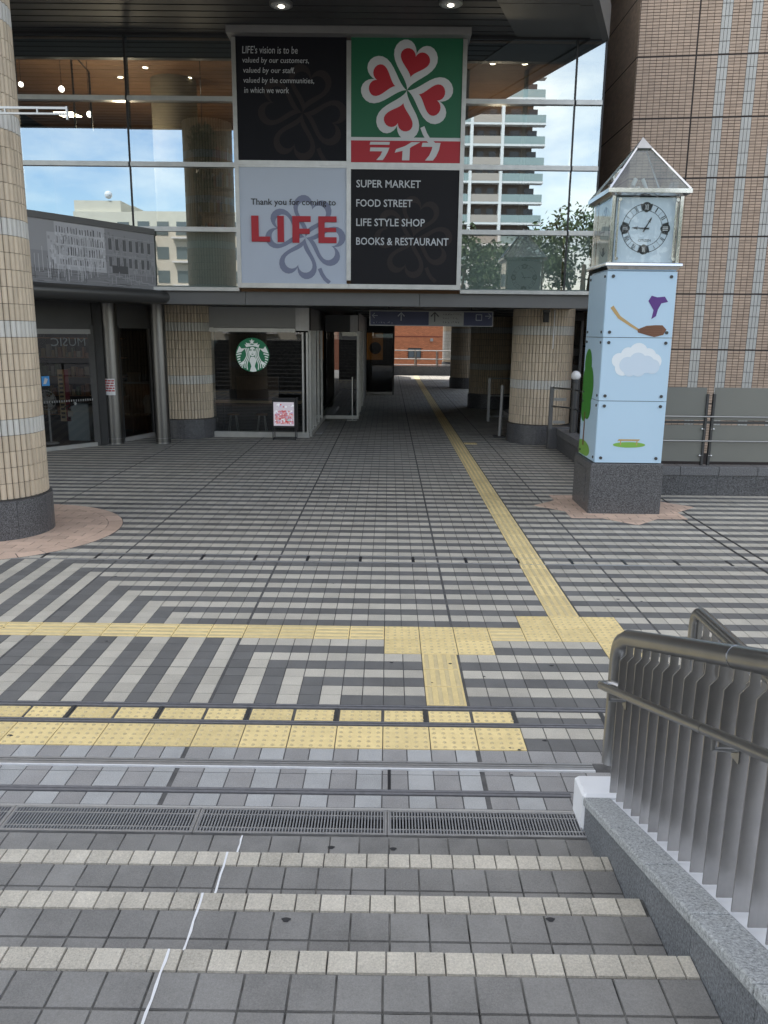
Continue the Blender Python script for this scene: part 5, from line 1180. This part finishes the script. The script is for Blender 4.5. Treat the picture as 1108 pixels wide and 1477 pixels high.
def dial(fn, par_, with_text=True):
    g = MB(); n = 60
    for r0, r1 in ((DR-.008, DR), (DR-.092, DR-.086)):
        for k in range(n):
            a, b = 2*PI*k/n, 2*PI*(k+1)/n; g.face([fn(r0*math.cos(a), r0*math.sin(a), 1), fn(r1*math.cos(a), r1*math.sin(a), 1), fn(r1*math.cos(b), r1*math.sin(b), 1), fn(r0*math.cos(b), r0*math.sin(b), 1)])
    for k in range(24):
        a = 2*PI*(k+.5)/24 if False else 2*PI*k/24
        if k % 2: c, s_ = math.cos(a), math.sin(a); ribbon([((DR-.09)*c, (DR-.09)*s_), (DR*c, DR*s_)], .003, lambda u, v: fn(u, v, 1), g)
    g.build('minute_ring', M_ink, par_)
    g = MB()
    for q in range(4):
        a = PI/2*q; c, s_ = math.cos(a), math.sin(a); P = []
        for k in range(28):
            t = 2*PI*k/28; u = DR-.045+.066*math.cos(t); v = .058*math.sin(t)*(1+.35*(math.cos(t)+0)*abs(math.sin(t)))
            P.append(fn(u*c-v*s_, u*s_+v*c, 2))
        g.face(P)
        P = [(DR-.088, -.055), (DR-.004, -.082), (DR-.004, .082), (DR-.088, .055)]; g.face([fn(u*c-v*s_, u*s_+v*c, 2.2) for u, v in P])
    g.build('dark_lobe', M_ink, par_)
    nums = ['XII', 'I', 'II', 'III', 'IV', 'V', 'VI', 'VII', 'VIII', 'IX', 'X', 'XI']
    gd = MB(); gw = MB()
    for k, tx_ in enumerate(nums):
        a = PI/2-2*PI*k/12; wd = {1: .014, 2: .034, 3: .05, 4: .062}[len(tx_)]
        def f2(u, v, a=a):
            rr_ = DR-.045+v; ca, sa = math.cos(a), math.sin(a); return fn(rr_*ca+u*sa, rr_*sa-u*ca, 4)
        m2 = text_mb(tx_, -wd/2, wd/2, -.034, .034, f2, bold=.01); (gw if k % 3 == 0 else gd).raw(m2.v, m2.f)
    gd.build('numeral', M_ink, par_); gw.build('white_numeral', M_sgrey, par_)
    if with_text: text_mb('CITIZEN', -.085, .085, -.17, -.138, lambda u, v: fn(u, v, 4)).build('maker_lettering', M_ink, par_)
    def hand(a, L_, w_, nm):
        c, s_ = math.cos(a), math.sin(a); R_ = lambda u, v: fn(u*c-v*s_, u*s_+v*c, 8)
        g = MB(); g.face([R_(*p) for p in ((-.06, -w_*1.2), (-.045, 0), (-.06, w_*1.2), (0, w_), (L_*.9, w_*.5), (L_, 0), (L_*.9, -w_*.5), (0, -w_))]); 
        if L_ < .2: g.face([R_(*p) for p in ((L_*.55, -.028), (L_*.66, -.012), (L_*.66, .012), (L_*.55, .028), (L_*.62, 0))]); g.face([R_(*p) for p in ((L_*.7, -.014), (L_, 0), (L_*.7, .014))])
        g.build(nm, M_ink, par_)
    hand(math.radians(61), .165, .009, 'hour_hand'); hand(math.radians(178), .185, .009, 'minute_hand')
    g = MB(); g.face([fn(.018*math.cos(2*PI*k/14), .018*math.sin(2*PI*k/14), 9) for k in range(14)]); g.build('hub', M_ink, par_)
dial(lambda u, v, l_: (DCX+u, cy0+.049-.0012*l_, DCZ+v), ck)
dial(lambda u, v, l_: (DCX-u, cy1-.049+.0012*l_, DCZ+v), ck, False)
dial(lambda u, v, l_: (cx0+.049-.0012*l_, 6.68-u, DCZ+v), ck, False)
# pyramid roof
ex0, ex1, ey0, ey1, ez = cx0-.08, cx1+.08, cy0-.08, cy1+.08, 4.36; AP = Vector((3.14, 6.66, 5.13))
frust(cx0, cx1, cy0, cy1, 4.332, 4.358, .02, .07).build('eave_soffit', M_chrome, ck)
g = MB()
for (a, b, c, d) in ((ex0, ex1, ey0, ey0+.05), (ex0, ex1, ey1-.05, ey1), (ex0, ex0+.05, ey0+.05, ey1-.05), (ex1-.05, ex1, ey0+.05, ey1-.05)): g.box(a, b, c, d, ez, ez+.055)
g.build('eave_frame', M_chrome, ck)
CN = [Vector((x, y_, ez+.05)) for x, y_ in ((ex0+.02, ey0+.02), (ex1-.02, ey0+.02), (ex1-.02, ey1-.02), (ex0+.02, ey1-.02))]
for c in CN: MB().tube([c, AP], [.020, .013], 4).build('hip_bar', M_chrome, ck)
for k in range(4): a, b = CN[k], CN[(k+1) % 4]; MB().face([a, b, AP-Vector((0, 0, .02))]).build('roof_glass', G_roof, ck)
T = .19; tip = [AP+(c-AP)*T*1.12+Vector((0, 0, .02)) for c in CN]; MB().raw([*tip, AP+Vector((0, 0, .03))], [(0, 1, 4), (1, 2, 4), (2, 3, 4), (3, 0, 4), (3, 2, 1, 0)]).build('roof_tip', M_steel, ck)
MB().tube([(3.13, 6.68, 4.38), (3.10, 6.68, 4.52)], .05, 10).tube([(3.0, 6.5, 4.5), (3.05, 6.55, 4.6)], .03, 8).tube([(3.2, 6.5, 4.45), (3.15, 6.55, 4.6)], .025, 8).build('lamp_fitting', M_white, ck)
# ------------------------------------------------------------------ BEHIND THE VIEWER (seen mirrored in the glass)
ap = empty('apartment_tower', (14.5, -100, -.6), 'tall balconied apartment tower mirrored in the upper glass', 'building')
M_apt = mat('apt_wall', (.42, .37, .32), .8); M_aptd = mat('apt_recess', (.12, .10, .085), .8); M_aptw = mat('apt_white', (.75, .75, .73), .7); M_aptg = mat('apt_glass_green', (.28, .36, .35), .25)
AX = [0, 6.8, 11.5, 16.2, 20.9]; AX = [22.7-a for a in (26, 20.3, 15.7, 11.0, 6.4, 0)]
MB().box(AX[0], AX[-1]-1.8, -112, -101.4, -.6, 49).build('core', M_apt, ap)
MB().box(AX[0], AX[-1]-1.9, -101.5, -101.3, 0, 49).build('recess_wall', M_aptd, ap)
for k in range(16):
    z = 1.2+k*2.95
    MB().box(AX[0], AX[-1], -101.6, -100.0, z-.32, z).build('balcony_slab', M_aptw, ap)
    for i, (a, b) in enumerate(zip(AX[:-1], AX[1:])):
        MB().box(a+.15, b-.1, -100.05, -99.98, z, z+1.05).build('balcony_glass', M_aptg if i % 2 == 0 else M_apt, ap)
    g = MB()
    for i, (a, b) in enumerate(zip(AX[:-1], AX[1:])):
        for s_ in (.2, .6): g.box(a+(b-a)*s_, a+(b-a)*(s_+.22), -101.3, -101.25, z+.1, z+2.1)
    g.build('window', mat('apt_window', (.05, .055, .06), .2), ap)
for a in AX[1:-1]: MB().box(a-.22, a+.22, -101.6, -99.9, -.6, 48).build('white_fin', M_aptw, ap)
lw = empty('cream_block', (-30, -80, -.6), 'low cream apartment block mirrored in the left glass', 'building')
M_cream = mat('cream_wall', (.62, .58, .48), .8, noise=.06, nscale=.5)
MB().box(-41, -8, -92, -80, -.6, 17.2).build('wall', M_cream, lw); MB().box(-41, -35, -90, -80.5, 17.2, 18.6).build('roof_block', M_cream, lw)
for k in range(6):
    for i in range(13):
        x = -40.4+i*2.5; z = -.3+k*2.95; MB().box(x, x+1.5, -80.0, -79.93, z, z+1.5).build('window', mat('cream_window', (.10, .13, .14), .2), lw)
        if i % 2: MB().box(x-.4, x+2.2, -79.9, -79.0, z-.5, z-.3).build('balcony_slab', M_aptw, lw)
MB().sph((-36.5, -80.5, 19.3), .5, 12).build('satellite_dish', M_white, lw)
def treem(seed):
    r_ = np.random.default_rng(seed); g = MB()
    for _ in range(26):
        a = r_.uniform(0, 2*PI); q = r_.uniform(0, 1)**.5; c = (2.6*q*math.cos(a), 2.2*q*math.sin(a), 5.2+r_.uniform(-2.2, 2.6)*(1-q*.5)); leaves(g, c, r_.uniform(.5, 1.0), r_.uniform(.5, 1.0), r_.uniform(.4, .8), 110, .12)
    return mesh_of(g, 'crown', M_leaf)
TM = [treem(1), treem(2)]
g = MB(); g.tube([(0, 0, 0), (.1, 0, 2), (0, .1, 5)], [.22, .17, .08], 8)
for a in range(5): g.tube([(.05, 0, 2.4), (1.4*math.cos(a*1.3), 1.4*math.sin(a*1.3), 5.2+.3*a)], [.09, .03], 5)
TK = mesh_of(g, 'trunk', M_bark)
for k, (x, y_, s_, lb) in enumerate(((3.5, -20, 1.25, 'first leafy tree mirrored beside the sign board'), (7.5, -21, 1.2, 'second leafy tree mirrored in the right glass'), (11.5, -22, 1.45, 'tallest leafy tree mirrored in the right glass'), (15.5, -21, 1.3, 'outermost leafy tree mirrored in the right glass'))):
    t = empty('street_tree', (x, y_, -.6), lb, 'tree', 'trees behind the stair'); 
    for nm, me in (('crown', TM[k % 2]), ('trunk', TK)): inst(nm, me, t, (x, y_, -.6), rz=k*1.3, scale=(s_, s_, s_))
